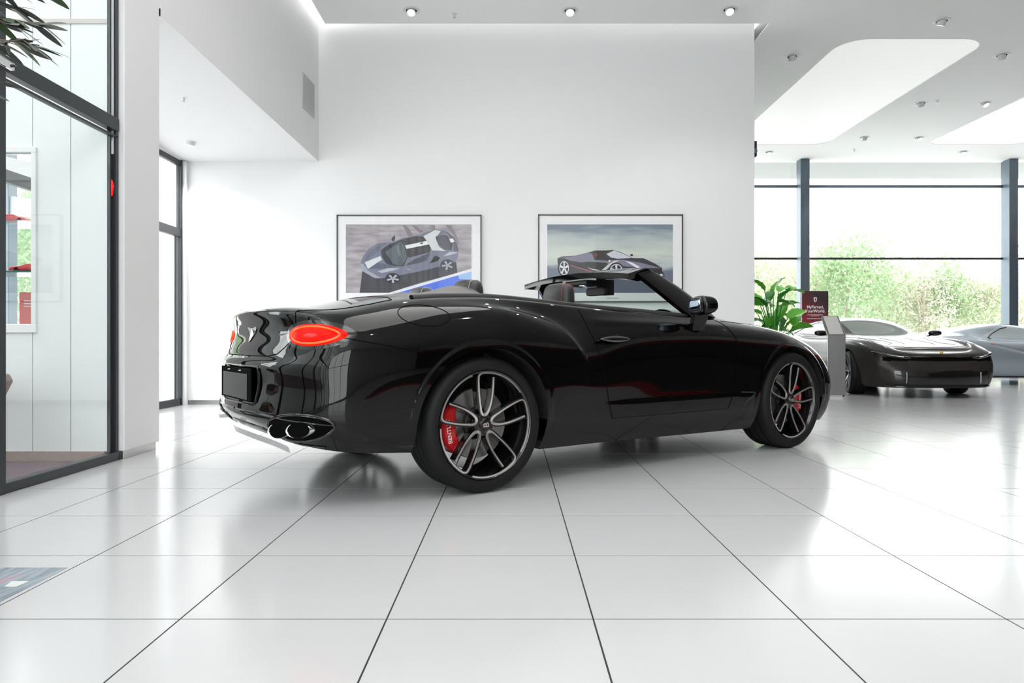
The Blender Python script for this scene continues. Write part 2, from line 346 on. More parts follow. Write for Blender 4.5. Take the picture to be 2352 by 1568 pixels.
MB().lathe([(0, 0), (.26, 0), (.26, .012), (.03, .03), (.025, .40), (0, .40)], 'z', 32).build('pedestal', M['steel'], t, smooth=True, ang=40)
# alcove glazing at its left
AX = -4.34
ag = thing('door_1', None, None); ag['kind'] = 'structure'
g = MB()
ys = [9.27, 8.43, 7.5, 6.57, 5.62]
for k, y in enumerate(ys): g.box((AX-.04, y-.05, 0), (AX+.03, y+.0, 3.32))
g.box((AX-.03, 5.6, 0), (AX+.02, 9.27, .09)).box((AX-.03, 5.6, 2.19), (AX+.025, 9.27, 2.30)).box((AX-.03, 5.6, 3.12), (AX+.02, 9.27, 3.19)).box((AX-.01, 9.10, .09), (AX+.01, 9.125, 2.19))
g.build('door_frame', M['frame'], ag, bevel=.003, seg=1)
for k in range(4):
    MB().box((AX-.005, ys[k+1], .09), (AX+.005, ys[k]-.05, 2.19)).build('pane', M['pane_clear'], ag)
    MB().box((AX-.005, ys[k+1], 2.30), (AX+.005, ys[k]-.05, 3.12)).build('pane', M['pane_clear'], ag)
MB().tube([(AX+.03, 8.52, 1.72), (AX+.07, 8.52, 1.74), (AX+.07, 8.52, 1.80), (AX+.03, 8.52, 1.82)], .009, 8).build('door_handle', M['chrome'], ag, smooth=True)
S(MB().box((-4.6, 5.47, 3.19), (AX+.02, WY, 3.5)).build('wall_alcove_head', M['wall']))
S(MB().box((-4.45, 9.25, 0), (-4.26, 9.30, 3.19)).build('trim_2', M['wall']))
# white banded facade outside
ext = thing('white_facade', 'white banded facade outside the narrow alcove door', 'building', (-6.6, 15, 0))
MB().box((-3.2, 0, 0), (1.4, .3, 7)).build('wall', M['extw'], ext)
for k in range(9):
    z = .1+k*.46
    for d in (0, .07, .16): MB().box((-3.2, -.03, z+d), (1.4, 0, z+d+.022)).build('slat', mat('grey_facade_rib', (.45, .44, .42), .6, noise=.02) if k+d == 0 else bpy.data.materials['grey_facade_rib'], ext)
# steel canopy outside left
cn = thing('steel_canopy', 'blue grey steel canopy outside seen through the display cabinet', 'canopy', (-7.6, 10.6, 0))
MB().box((-.14, -.1, 0), (.12, .1, 4.2)).build('column', M['frame2'], cn, bevel=.01)
MB().bar((-1.2, .0, 3.02), (1.4, 0, 2.70), .12, .28).build('beam', mat('pale_steel_beam', (.4, .43, .5), .4, noise=.05), cn)
MB().bar((-1.6, -.3, 3.78), (1.4, -.3, 3.05), .12, .36).build('beam', mat('grey_steel_beam', (.22, .22, .22), .4, noise=.05), cn)
# right hall: window wall
WW = 16.3
g = MB(); tr = []
ww = thing('window_2', None, None); ww['kind'] = 'structure'
cols_ = [1.84, 6.59, 11.32]
for X in cols_:
    MB().box((X-.05, WW-.28, 0), (X+.155, WW-.06, CZ)).box((X-.01, WW-.06, 0), (X+.09, WW+.06, CZ)).build('post', M['frame2'], ww, bevel=.004, seg=1)
for z, hh, mm in ((4.37, .06, 'frame2'), (2.715, .045, 'frame'), (.985, .045, 'frame'), (.0, .09, 'frame')):
    MB().box((2.9, WW-.03, z), (14, WW+.03, z+hh)).build('transom', M[mm], ww)
zs_ = [.09, .985, 2.715, 4.37, 4.97]; xs_ = [2.9, 6.62, 11.35, 14]
for a in range(4):
    for b_ in range(3): MB().box((xs_[b_]+.02, WW-.004, zs_[a]+.02), (xs_[b_+1]-.02, WW+.004, zs_[a+1])).build('pane', M['pane_clear'], ww)
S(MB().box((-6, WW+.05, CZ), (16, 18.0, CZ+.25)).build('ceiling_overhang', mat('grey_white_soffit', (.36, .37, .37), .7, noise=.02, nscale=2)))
S(MB().box((2.7, 9.58, 0), (2.9, WW+.2, CZ+.2)).build('wall_inner', mat('dark_grey_wall', (.06, .06, .062), .6, noise=.1, nscale=2)))
# right and rear walls of the hall (dark display wall with a red band; glazed rear)
S(MB().box((13.2, -8, 0), (13.4, 16.3, 3.1)).build('wall_right', M['darkwall']))
S(MB().box((13.15, -8, 3.1), (13.4, 16.3, 3.75)).build('trim_3', M['redwall']))
S(MB().box((13.2, -8, 3.75), (13.4, 16.3, CZ+.2)).build('wall_right_upper', M['wall']))
S(MB().box((-7, -8.1, 0), (-2.85, -7.9, 5)).box((3.25, -8.1, 0), (13.4, -7.9, 5)).build('wall_front', M['wall']))
dp = thing('reflection_platform', 'added low black platform with red edge, out of view right of the camera', 'platform', (8.0, 0, 0))  # unseen platform added for dark and red reflections in the door
DPp = [(5.3, 6.8), (13.1, 6.8), (13.1, -1), (2.6, -1), (2.6, 3.0)]
MB().prism([(x-8, y, 0) for x, y in DPp], (0, 0, .036)).build('deck', M['darkwall'], dp)
m_ = MB()
for (xa, ya), (xb, yb) in zip(DPp, DPp[1:]+DPp[:1]): m_.bar((xa-8, ya, .02), (xb-8, yb, .02), .02, .04)
m_.build('edge_strip', M['redwall'], dp)
rw = thing('window_3', None, None); rw['kind'] = 'structure'
g = MB()
for x in (-2.8, -.8, 1.2, 3.2): g.box((x-.05, -8.05, 0), (x+.05, -7.95, CZ))
for z in (0, 2.3, CZ-.08): g.box((-2.8, -8.04, z), (3.2, -7.96, z+.09))
g.build('window_frame', M['frame'], rw)
MB().box((-2.8, -8.005, .05), (3.2, -7.995, CZ)).build('pane', M['pane'], rw)
S(MB().box((-30, -12, -.3), (60, 70, -.13)).build('ground', M['ground']))
# device on wall end
t = thing('wall_speaker', 'small dark speaker on the white wall end, high up', 'speaker', (3.19, WY+.1, 3.38))
MB().box((0, -.05, -.1), (.05, .08, .1)).build('housing', M['blackmatte'], t, bevel=.005)
MB().lathe([(0, 0), (.025, 0), (.03, -.004), (0, -.004)], 'y', 20, (.025, -.05, -.03)).build('speaker_cone', M['frame2'], t)
# ------------------------------------------------------------ ceiling lamps and sprinklers
def cpt(px, py, z=CZ):
    Y = (z-.83)*1624/(785-py); return ((px-1176)/1624*Y, Y)
def downlight(px, py, label, tilt, az, z=CZ, at=None, cone=88, power=None):
    x, y = at or cpt(px, py, z); t = thing('downlight', label, 'lamp', (x, y, z), 0, 'recessed tilting ceiling lamps')
    MB().lathe([(.068, .002), (.068, -.004), (.085, -.007), (.108, -.002), (.108, .002)], 'z', 32).build('trim_ring', M['lampwhite'], t, smooth=True)
    MB().lathe([(0, .001), (.067, .001), (.067, -.001), (0, -.001)], 'z', 28).build('dark_gap', M['gap'], t)
    mt = Matrix.Rotation(R(az+180), 4, 'Z') @ Matrix.Rotation(R(tilt), 4, 'X')
    o = MB().lathe([(.052, .03), (.055, -.05), (.05, -.054), (.046, -.05)], 'z', 28).build('barrel', M['lampwhite'], t, smooth=True)
    o.matrix_local = mt
    o = MB().lathe([(0, -.047), (.047, -.047), (.047, -.049), (0, -.049)], 'z', 24).build('lens', M['lens'], t); o.matrix_local = mt
    ld = bpy.data.lights.new('lamp_light', 'SPOT'); ld.energy = power or LAMP_W; ld.spot_size = R(cone); ld.spot_blend = .5; ld.shadow_soft_size = .035; ld.color = (1, .985, .96)
    lo = bpy.data.objects.new('lamp_light', ld); col.objects.link(lo); lo.parent = t; lo.matrix_local = mt @ Matrix.Translation((0, 0, -.056)); return t
DL = [(945, 25, 'ceiling lamp left of three in the row above the back wall', 30, 0), (1309, 25, 'ceiling lamp in the middle of the row above the back wall', 30, 0), (1675, 23, 'ceiling lamp at right end of the row above the back wall', 30, 0),
 (2163, 50, 'ceiling lamp near the top right, in front of the light recess', 25, 200), (1820, 131, 'ceiling lamp between white wall end and the light recess', 35, 160), (2301, 128, 'ceiling lamp right of the light recess at right edge', 35, 150),
 (2115, 238, 'ceiling lamp beside a sprinkler right of the light recess', 40, 140), (2262, 238, 'ceiling lamp with bright lens between the two light recesses', 30, 20), (1985, 316, 'small far ceiling lamp right of the recess far corner', 40, 150),
 (2110, 317, 'small far ceiling lamp with bright lens, second from the windows', 30, 20), (1766, 350, 'small far ceiling lamp close to the white wall end', 25, 0), (2212, 349, 'small far ceiling lamp nearest the tall windows', 25, 0)]
for k, a in enumerate(DL): downlight(*a, cone=66 if k < 3 else 88)
downlight(438, 325, 'ceiling lamp in the bright alcove ceiling', 10, 240, 3.24, cone=130, power=90)
downlight(0, 0, 'added alcove fill lamp hidden behind the pier', 5, 0, 3.30, at=(-3.5, 6.3), cone=130, power=90)  # unseen lamp added to brighten the alcove
for x, cn_ in ((2.4, 'left'), (7.6, 'middle'), (11.4, 'right')):  # unseen grid of lamps added to brighten the hall
    for y, rn_ in ((-4.2, 'fourth'), (-.6, 'third'), (3.4, 'second'), (7.0, 'first')):
        downlight(0, 0, 'added front hall fill lamp out of view, %s row from the back wall, %s column' % (rn_, cn_), 8, 180, at=(x, y), cone=110)
for px, py, z, l in ((1044, 33, CZ, 'small sprinkler on the ceiling above the back wall'), (2153, 232, CZ, 'small sprinkler beside a lamp on the right ceiling'), (1962, 344, CZ, 'small far sprinkler on the right ceiling'), (422, 224, 3.29, 'small sprinkler on the alcove ceiling')):
    x, y = cpt(px, py, z); t = thing('sprinkler', l, 'sprinkler', (x, y, z), 0, 'ceiling sprinklers')
    MB().lathe([(0, .0), (.035, 0), (.03, -.006), (.01, -.008), (.007, -.04), (0, -.042)], 'z', 16).build('rosette', M['lampwhite'], t, smooth=True)
    MB().lathe([(0, -.042), (.02, -.044), (.02, -.048), (0, -.05)], 'z', 12).build('deflector', M['steel'], t)
# ------------------------------------------------------------ smooth body surfaces
def bw(t):
    return ((1-t)**3/6, (3*t**3-6*t**2+4)/6, (-3*t**3+3*t**2+3*t+1)/6, t**3/6)
class Body:
    def __init__(s, P, disp=None, it=2, k=.65):
        T = np.array(P, float); s.T = T; Q = T.copy(); s.nu, s.nv = T.shape[:2]; s.disp = disp
        for _ in range(it):
            s.E = s.ext(Q); uu, vv = np.meshgrid(np.arange(s.nu), np.arange(s.nv), indexing='ij'); B = s.raw(uu.astype(float), vv.astype(float)); Q = Q+k*(T-B)
        s.E = s.ext(Q)
    def ext(s, Q):
        m = np.array([1, -1, 1.])
        Q = np.concatenate([Q[1:2]*m, Q, Q[-2:-1]*m, Q[-3:-2]*m], 0)
        return np.concatenate([2*Q[:, :1]-Q[:, 1:2], Q, Q[:, -2:-1]*m, Q[:, -3:-2]*m], 1)
    def raw(s, u, v):
        i = np.clip(np.floor(u).astype(int), 0, s.nu-1); j = np.clip(np.floor(v).astype(int), 0, s.nv-1)
        wu = bw(u-i); wv = bw(v-j); r = 0
        for a in range(4):
            for b_ in range(4): r = r+(wu[a]*wv[b_])[..., None]*s.E[i+a, j+b_]
        return r
    def ev(s, u, v):
        p = s.raw(u, v)
        return s.disp(p, u, v) if s.disp else p
    def nrm(s, u, v):
        e = .012; a = s.ev(np.clip(u+e, 0, s.nu-1), v)-s.ev(np.clip(u-e, 0, s.nu-1), v); b_ = s.ev(u, np.clip(v+e, 0, s.nv-1))-s.ev(u, np.clip(v-e, 0, s.nv-1))
        n = np.cross(a, b_); l = np.linalg.norm(n, axis=-1, keepdims=True); return n/np.maximum(l, 1e-12)
    def mesh(s, wheels, Rw, per=13, nlo=58, nhi=46, V1=6.0):
        # wheels: list of (x, z); returns verts, normals, uv, quads
        vf = np.linspace(0, V1, 240)
        def cut(u, w):
            p = s.ev(np.full_like(vf, u), vf); d = np.hypot(p[:, 0]-w[0], p[:, 2]-w[1]); k = np.where((d < Rw) & (abs(p[:, 1]) > .5))[0]
            if len(k) == 0: return None
            k = k[-1]
            if k+1 >= len(vf): return V1
            a, b_ = d[k], d[k+1]; return vf[k]+(vf[k+1]-vf[k])*(Rw-a)/(b_-a)
        us = np.arange(0, (s.nu-1)*per+1)/per; segs = []; pos = 0.
        for w in wheels:
            ins = [u for u in us if cut(u, w) is not None]
            lo, hi = ins[0]-1/per, ins[0]
            for _ in range(22):
                m = (lo+hi)/2
                if cut(m, w) is None: lo = m
                else: hi = m
            a = hi; lo, hi = ins[-1], ins[-1]+1/per
            for _ in range(22):
                m = (lo+hi)/2
                if cut(m, w) is None: hi = m
                else: lo = m
            segs.append((pos, a, None)); segs.append((a, lo, w)); pos = lo
        segs.append((pos, s.nu-1., None)); V = []; N = []; UV = []; F = []; base = 0; s.arch = []
        for a, b_, w in segs:
            n = max(6, int((b_-a)*per*(1.5 if w else 1))); t = np.linspace(0, 1, n+1)
            if w: t = (1-np.cos(np.pi*t))/2
            uu = a+(b_-a)*t
            v0 = np.array([cut(u, w) or 0. for u in uu]) if w else np.zeros(n+1)
            if w: v0[0] = cut(a+1e-4, w) or v0[1]; v0[-1] = cut(b_-1e-4, w) or v0[-2]
            tl = np.linspace(0, 1, nlo+1); vl = v0[:, None]+(V1-v0[:, None])*tl[None]; vh = np.linspace(V1, s.nv-1, nhi+1)[1:]
            vv = np.concatenate([vl, np.repeat(vh[None], n+1, 0)], 1); uu2 = np.repeat(uu[:, None], vv.shape[1], 1)
            p = s.ev(uu2, vv); nn = s.nrm(uu2, vv); m = vv.shape[1]
            if w: s.arch.append(p[:, 0].copy())
            V.append(p.reshape(-1, 3)); N.append(nn.reshape(-1, 3)); UV.append(np.stack([uu2, vv], -1).reshape(-1, 2))
            ii, jj = np.meshgrid(np.arange(n), np.arange(m-1), indexing='ij'); k = base+ii*m+jj
            F.append(np.stack([k, k+m, k+m+1, k+1], -1).reshape(-1, 4)); base += (n+1)*m
        s.V = np.concatenate(V); s.N = np.concatenate(N); s.UV = np.concatenate(UV); s.F = np.concatenate(F)
        # orientation: outward normals on the right side have negative y
        k = np.argmin(s.V[:, 1]); s.sg = -1. if s.N[k, 1] > 0 else 1.
        s.N = s.N*s.sg
        s.bvh = BVHTree.FromPolygons(s.V.tolist(), s.F.tolist())
        return s
    def parts(s, cls):
        C = s.V[s.F].mean(1); Cu = s.UV[s.F].mean(1); return np.array([cls(*C[i], *Cu[i]) for i in range(len(C))], dtype=object)
    def build(s, faces, name, m, parent, sides=(1, -1)):
        vs_, ns_, fs_ = [], [], []; b0 = 0
        F = s.F[faces]; ids, inv = np.unique(F, return_inverse=True); inv = inv.reshape(F.shape)
        for sd in sides:
            mm = np.array([1, sd, 1.]); vs_.append(s.V[ids]*mm); ns_.append(s.N[ids]*mm)
            f = inv+b0
            if (sd > 0) == (s.sg < 0): f = f[:, ::-1]
            fs_.append(f); b0 += len(ids)
        me = bpy.data.meshes.new(name); v = np.concatenate(vs_); f = np.concatenate(fs_)
        me.from_pydata(v.tolist(), [], f.tolist()); me.materials.append(m)
        me.polygons.foreach_set('use_smooth', [True]*len(me.polygons)); me.normals_split_custom_set_from_vertices(np.concatenate(ns_).tolist())
        return link(name, me, parent)
    def hit(s, o, d):
        r = s.bvh.ray_cast(Vector(o), Vector(d).normalized()); return r[0]
    def line(s, pts, kind, n=40):
        # polyline in (x,z) 'side', (y,z) 'rear'/'front' or (x,y) 'top', projected to the surface
        P = [Vector((*p, 0)) for p in pts]; L = [0]
        for a, b_ in zip(P, P[1:]): L.append(L[-1]+(b_-a).length)
        out = []
        for k in range(n+1):
            t = L[-1]*k/n; i = max(j for j in range(len(L)) if L[j] <= t+1e-9); i = min(i, len(P)-2); q = P[i].lerp(P[i+1], (t-L[i])/max(1e-9, L[i+1]-L[i]))
            if kind == 'side': h = s.hit((q.x, -2, q.y), (0, 1, 0))
            elif kind == 'rear': h = s.hit((-3, q.x, q.y), (1, 0, 0))
            elif kind == 'front': h = s.hit((6, q.x, q.y), (-1, 0, 0))
            else: h = s.hit((q.x, q.y, 3), (0, 0, -1))
            if h is not None: out.append(h)
        return out
def spline(pts, n=6, closed=False):
    P = [Vector(p) for p in pts]; m = len(P); out = []
    for i in range(m if closed else m-1):
        g = (lambda k: P[k % m]) if closed else (lambda k: P[min(max(k, 0), m-1)])
        a, b_, c_, d = g(i-1), g(i), g(i+1), g(i+2)
        for k in range(n):
            t = k/n; out.append(.5*((2*b_)+(c_-a)*t+(2*a-5*b_+4*c_-d)*t*t+(3*b_-a-3*c_+d)*t**3))
    if not closed: out.append(P[-1])
    return out
def mirror(pts): return [Vector((p[0], -p[1], p[2])) for p in pts]
def sell(center, rad, e1=.7, e2=.7, n=24, m=16, f=None):
    # superellipsoid
    sg = lambda v, e: math.copysign(abs(v)**e, v); vs_ = []; fs = []
    for j in range(m+1):
        a = -math.pi/2+math.pi*j/m
        for i in range(n):
            b_ = 2*math.pi*i/n; p = [sg(math.cos(a), e1)*sg(math.cos(b_), e2), sg(math.cos(a), e1)*sg(math.sin(b_), e2), sg(math.sin(a), e1)]
            if f: p = f(p)
            vs_.append([center[k]+rad[k]*p[k] for k in range(3)])
    for j in range(m):
        for i in range(n): fs.append((j*n+i, j*n+(i+1) % n, (j+1)*n+(i+1) % n, (j+1)*n+i))
    return vs_, fs
# ------------------------------------------------------------ wheels
def strip(path, w, depth, y0f, shift=0, wf=None):
    # flat bar following a path in the wheel plane; returns verts, faces. y grows inward
    P = [Vector((p[0], p[1])) for p in path]; n = len(P); vs_ = []; fs = []
    for i, p in enumerate(P):
        d = (P[min(i+1, n-1)]-P[max(i-1, 0)]).normalized(); q = Vector((-d.y, d.x)); ww = w*(wf(i/(n-1)) if wf else 1); y = y0f(p)
        for sd, yy in ((-.5, y), (.5, y), (.62, y+depth), (-.62, y+depth)):
            r = p+q*(ww*sd+shift); vs_.append((r.x, yy, r.y))
    for i in range(n-1):
        for k in range(4): fs.append((i*4+k, i*4+(k+1) % 4, i*4+4+(k+1) % 4, i*4+4+k))
    fs += [(0, 1, 2, 3), ((n-1)*4+3, (n-1)*4+2, (n-1)*4+1, (n-1)*4)]
    return vs_, fs
def tyre_profile(Rt, Rr, W, grooves=True):
    p = [(Rr, .016), (Rr+.006, .004), (Rr+.03, 0), (Rt-.022, .005), (Rt-.008, .018), (Rt-.001, .036)]
    if grooves:
        for g in (.3, .5, .7): p += [(Rt, W*g-.006), (Rt-.009, W*g-.005), (Rt-.009, W*g+.005), (Rt, W*g+.006)]
    p += [(Rt-.001, W-.036), (Rt-.008, W-.018), (Rt-.022, W-.005), (Rr+.03, W), (Rr+.006, W-.004), (Rr, W-.016)]
    return p
def petal_path():
    c = [(.164*1.04, .90), (.170, .74), (.160, .52), (.125, .34), (.07, .215), (.0, .18), (-.06, .24), (-.10, .40), (-.135, .58), (-.155, .74), (-.163, .86), (-.150, .945), (-.09, .985)]
    pts = [Vector((x, y, 0)) for x, y in c]; sp = spline(pts, 6)
    a0 = math.atan2(.985, -.09)
    for k in range(1, 22):
        a = a0-(a0-R(36))*k/21; sp.append(Vector((math.cos(a)*.99, math.sin(a)*.99, 0)))
    return sp
def luxury_wheel(parent, cal_angle, rot0=0):
    Rt, Rr, W = .373, .300, .285
    ty = MB().lathe(tyre_profile(Rt, Rr, W), 'y', 96).build('tyre', M['rubber'], parent, smooth=True, ang=40)
    rim = MB().lathe([(.302, .014), (.297, .008), (.291, .012), (.284, .03), (.270, .07), (.264, .16), (.266, .25), (.296, .27)], 'y', 96).build('rim', M['blackgloss'], parent, smooth=True, ang=50)
    sc = .289; yf = lambda p: .014+.030*max(0, 1-math.hypot(p.x, p.y)/.289)**1.2
    base = [(p.x*sc, p.y*sc) for p in petal_path()]
    for k in range(5):
        a = rot0+R(72*k); ca, sa = math.cos(a), math.sin(a); path = [(x*ca-y*sa, x*sa+y*ca) for x, y in base]
        n = len(path)
        wf = lambda t: .75+.75*math.exp(-((t-.30)/.10)**2) if t < .72 else .8
        v, f = strip(path, .0105, .004, yf, 0, wf); sp = MB().add(v, f).build('spoke', M['blackgloss'], parent)
        bpy.data.objects.remove(sp)
        m = MB(); m.cur = 0; v, f = strip(path[:80], .022, .042, lambda p: yf(p)+.004, .002); m.add(v, f)
        # deep web beside the long arm
        i0, i1 = 36, 62
        spk = m.build('spoke', M['blackgloss'], parent, smooth=True, ang=30)
        v, f = strip(path, .0105, .005, yf, 0, wf); MB().add(v, f).build('spoke_edge', M['machined'], spk, smooth=True, ang=30)
    h = MB().lathe([(0, .018), (.03, .018), (.034, .022), (.036, .035), (.062, .042), (.066, .055), (.066, .10), (0, .10)], 'y', 48).build('hub', M['blackgloss'], parent, smooth=True, ang=40)
    me = text_mesh('B', .05, .002, True); me.materials.append(M['machined'])
    b_ = link('cap_letter', me, h); b_.matrix_local = Matrix.Translation((0, .014, 0)) @ Matrix.Rotation(R(90), 4, 'X') @ Matrix.Rotation(R(90), 4, 'Z')
    for k in range(5):
        a = R(54+72*k)+rot0; MB().lathe([(0, .034), (.008, .034), (.009, .04), (.009, .06), (0, .06)], 'y', 6, (.05*math.cos(a), 0, .05*math.sin(a))).build('lug_bolt', M['blackmatte'], h)
    d = MB().lathe([(.09, .118), (.195, .118), (.197, .122), (.197, .148), (.195, .152), (.09, .152)], 'y', 64, closed=True).build('brake_disc', M['disc'], parent, smooth=True, ang=30)
    MB().lathe([(0, .085), (.085, .085), (.092, .09), (.095, .152), (0, .152)], 'y', 48).build('disc_hat', M['blackmatte'], d)
    cm = MB(); n = 14; sp = 38
    for k in range(n):
        a0, a1 = cal_angle-R(sp)+R(2*sp)*k/n, cal_angle-R(sp)+R(2*sp)*(k+1)/n; vs_ = []
        for a in (a0, a1):
            t = (a-cal_angle)/R(sp); ri, ro = .150+.012*abs(t)**3, .236-.02*abs(t)**3; yo = .082+.012*t*t
            for r_, y in ((ri, yo+.01), (ri+.012, yo), (ro-.014, yo), (ro, yo+.012), (ro, .165), (ri, .165)): vs_.append((r_*math.cos(a), y, r_*math.sin(a)))
        cm.add(vs_, [(j, (j+1) % 6, 6+(j+1) % 6, 6+j) for j in range(6)]+([(0, 5, 4, 3, 2, 1)] if k == 0 else [])+([(6, 7, 8, 9, 10, 11)] if k == n-1 else []))
    cal = cm.build('brake_caliper', M['caliper'], parent, smooth=True, ang=30)
    me = text_mesh('BENTLEY', .034, .001); me.materials.append(M['lettering'])
    tx = link('caliper_lettering', me, cal); s_ = 1 if math.cos(cal_angle) > 0 else -1
    tx.matrix_local = Matrix.Translation((.197*math.cos(cal_angle), .0805, .197*math.sin(cal_angle))) @ Matrix.Rotation(R(90), 4, 'X') @ Matrix.Rotation(cal_angle-R(90), 4, 'Z') @ Matrix.Diagonal((1, 1, 1, 1))
    # cross bars on the caliper
    for t in (-.45, .0, .45):
        a = cal_angle+R(sp)*t; MB().bar((.158*math.cos(a), .088, .158*math.sin(a)), (.178*math.cos(a), .088, .178*math.sin(a)), .012, .02, (0, 1, 0)).build('caliper_rib', M['caliper'], cal)
def wheel_at(parent, x, y, z, side, fn, *a, steer=0):
    # side -1: right of the car (outer face at negative y)
    e = bpy.data.objects.new('wheel', None); col.objects.link(e); e.parent = parent; e.empty_display_size = .1
    e.location = (x, y, z); e.rotation_euler = (0, 0, (0 if side < 0 else math.pi)+steer); fn(e, *a); return e
# ------------------------------------------------------------ the black convertible
CAR_RZ = math.atan2(.576, .8175)
car = thing('convertible_car', 'black open-top luxury car with red tail lamp parked across the tiled floor', 'car', (-.686, 4.646, 0), CAR_RZ)
def st(x, ys, zs, xc=None):
    n = len(ys); r = []
    for k in range(n):
        xx = x[k] if isinstance(x, (list, tuple)) else x
        if xc is not None and not isinstance(x, (list, tuple)) and k >= n-2: xx = x+(xc-x)*(.5 if k == n-2 else 1)
        r.append((xx, -ys[k], zs[k]))
    return r
NET = [
 st([-.99,-1.06,-1.09,-1.06,-1.075,-1.04,-1.015,-.985,-1.004,-1.014,-.95,-.85],[0]*12,[.33,.40,.455,.60,.715,.752,.815,.88,.95,1.0,1.022,1.03]),
 st([-.98,-1.05,-1.08,-1.05,-1.065,-1.03,-1.005,-.975,-.994,-1.004,-.94,-.845],[.28,.29,.29,.29,.29,.29,.29,.29,.29,.28,.19,0],[.325,.395,.455,.60,.712,.752,.815,.88,.95,.998,1.022,1.03]),
 st([-.94,-1.01,-1.04,-1.02,-1.035,-1.0,-.98,-.955,-.972,-.962,-.90,-.82],[.52,.54,.56,.56,.56,.55,.55,.55,.54,.52,.34,0],[.31,.38,.45,.59,.70,.745,.80,.88,.95,.995,1.02,1.03]),
 st([-.87,-.935,-.97,-.955,-.965,-.94,-.92,-.895,-.90,-.88,-.83,-.76],[.69,.72,.75,.75,.75,.735,.73,.72,.70,.66,.42,0],[.29,.36,.44,.575,.69,.755,.82,.885,.945,.985,1.015,1.035]),
 st([-.76,-.80,-.83,-.83,-.83,-.82,-.81,-.80,-.79,-.76,-.73,-.68],[.81,.85,.875,.875,.87,.86,.845,.82,.78,.70,.42,0],[.275,.345,.44,.575,.70,.79,.86,.91,.955,.985,1.02,1.045]),
 st(-.63,[.86,.90,.92,.925,.925,.91,.885,.845,.79,.69,.40,0],[.265,.33,.45,.59,.72,.83,.90,.945,.982,1.01,1.045,1.065],-.55),
 st(-.42,[.87,.915,.94,.955,.957,.94,.895,.84,.77,.66,.36,0],[.25,.32,.45,.60,.74,.86,.945,.995,1.03,1.058,1.085,1.098],-.40),
 st(-.2,[.87,.92,.955,.968,.972,.958,.905,.85,.775,.67,.36,0],[.23,.31,.45,.60,.74,.86,.965,1.015,1.052,1.083,1.115,1.128]),
 st(.0,[.87,.93,.965,.98,.982,.968,.91,.85,.78,.68,.36,0],[.215,.30,.45,.60,.74,.86,.975,1.025,1.062,1.092,1.125,1.138]),
 st(.2,[.87,.93,.965,.982,.985,.97,.915,.845,.785,.70,.36,0],[.205,.295,.45,.60,.735,.85,.97,1.02,1.066,1.095,1.13,1.14]),
 st(.42,[.87,.93,.965,.98,.982,.97,.925,.84,.79,.72,.36,0],[.20,.29,.44,.58,.70,.80,.925,.985,1.055,1.083,1.12,1.13]),
 st(.62,[.865,.92,.945,.965,.97,.965,.935,.855,.80,.732,.38,0],[.197,.285,.43,.55,.65,.73,.84,.945,1.04,1.070,1.11,1.12]),
 st(.82,[.86,.91,.93,.945,.95,.95,.93,.88,.81,.742,.40,0],[.195,.285,.42,.53,.62,.70,.80,.92,1.025,1.058,1.10,1.11]),
 st(1.1,[.855,.90,.915,.925,.935,.94,.93,.895,.822,.755,.42,0],[.19,.28,.42,.53,.63,.73,.83,.93,1.01,1.045,1.09,1.10]),
 st(1.45,[.85,.895,.91,.918,.928,.937,.93,.90,.83,.765,.43,0],[.185,.28,.42,.53,.63,.73,.83,.93,.995,1.030,1.08,1.09]),
 st(1.8,[.85,.895,.91,.92,.93,.938,.93,.90,.835,.765,.44,0],[.18,.28,.42,.53,.64,.74,.84,.93,.985,1.015,1.04,1.05],1.82),
 st(2.1,[.85,.90,.92,.93,.938,.94,.93,.895,.83,.755,.44,0],[.178,.28,.42,.54,.65,.75,.85,.925,.975,1.0,1.025,1.035],2.12),
 st(2.35,[.855,.915,.94,.95,.955,.953,.935,.893,.825,.73,.42,0],[.176,.28,.43,.56,.67,.77,.86,.92,.962,.983,1.0,1.01]),
 st(2.6,[.86,.92,.95,.965,.968,.962,.938,.892,.82,.71,.41,0],[.176,.28,.44,.58,.69,.78,.862,.912,.945,.963,.977,.985]),
 st(2.85,[.86,.92,.95,.965,.968,.958,.93,.88,.805,.69,.40,0],[.176,.28,.44,.58,.685,.77,.845,.892,.918,.932,.942,.948]),
 st(3.1,[.86,.91,.94,.95,.95,.936,.905,.855,.78,.66,.38,0],[.177,.27,.42,.55,.65,.73,.795,.84,.866,.882,.893,.9],3.0),
 st(3.3,[.86,.91,.94,.945,.94,.92,.885,.83,.75,.62,.36,0],[.18,.26,.39,.51,.60,.675,.735,.78,.808,.826,.84,.848],3.14),
 st([3.45,3.47,3.49,3.49,3.48,3.46,3.43,3.40,3.36,3.31,3.26,3.24],[.82,.86,.885,.885,.875,.85,.81,.76,.68,.57,.33,0],[.18,.25,.37,.47,.56,.63,.685,.725,.755,.78,.80,.81]),
 st([3.58,3.61,3.63,3.63,3.62,3.59,3.56,3.52,3.47,3.40,3.34,3.31],[.62,.65,.67,.67,.66,.64,.61,.57,.52,.45,.28,0],[.18,.25,.37,.47,.55,.62,.67,.71,.74,.765,.785,.79]),
 st([3.66,3.69,3.71,3.71,3.69,3.66,3.62,3.58,3.53,3.47,3.42,3.38],[.31,.32,.33,.33,.33,.32,.31,.30,.28,.26,.18,0],[.18,.25,.37,.47,.55,.61,.66,.70,.73,.755,.77,.775]),
 st([3.68,3.71,3.73,3.73,3.71,3.68,3.64,3.60,3.55,3.50,3.46,3.42],[0]*12,[.18,.25,.37,.47,.55,.61,.66,.70,.73,.755,.77,.775]),
]
def sm(t): t = np.clip(t, 0, 1); return t*t*(3-2*t)
RW = .418
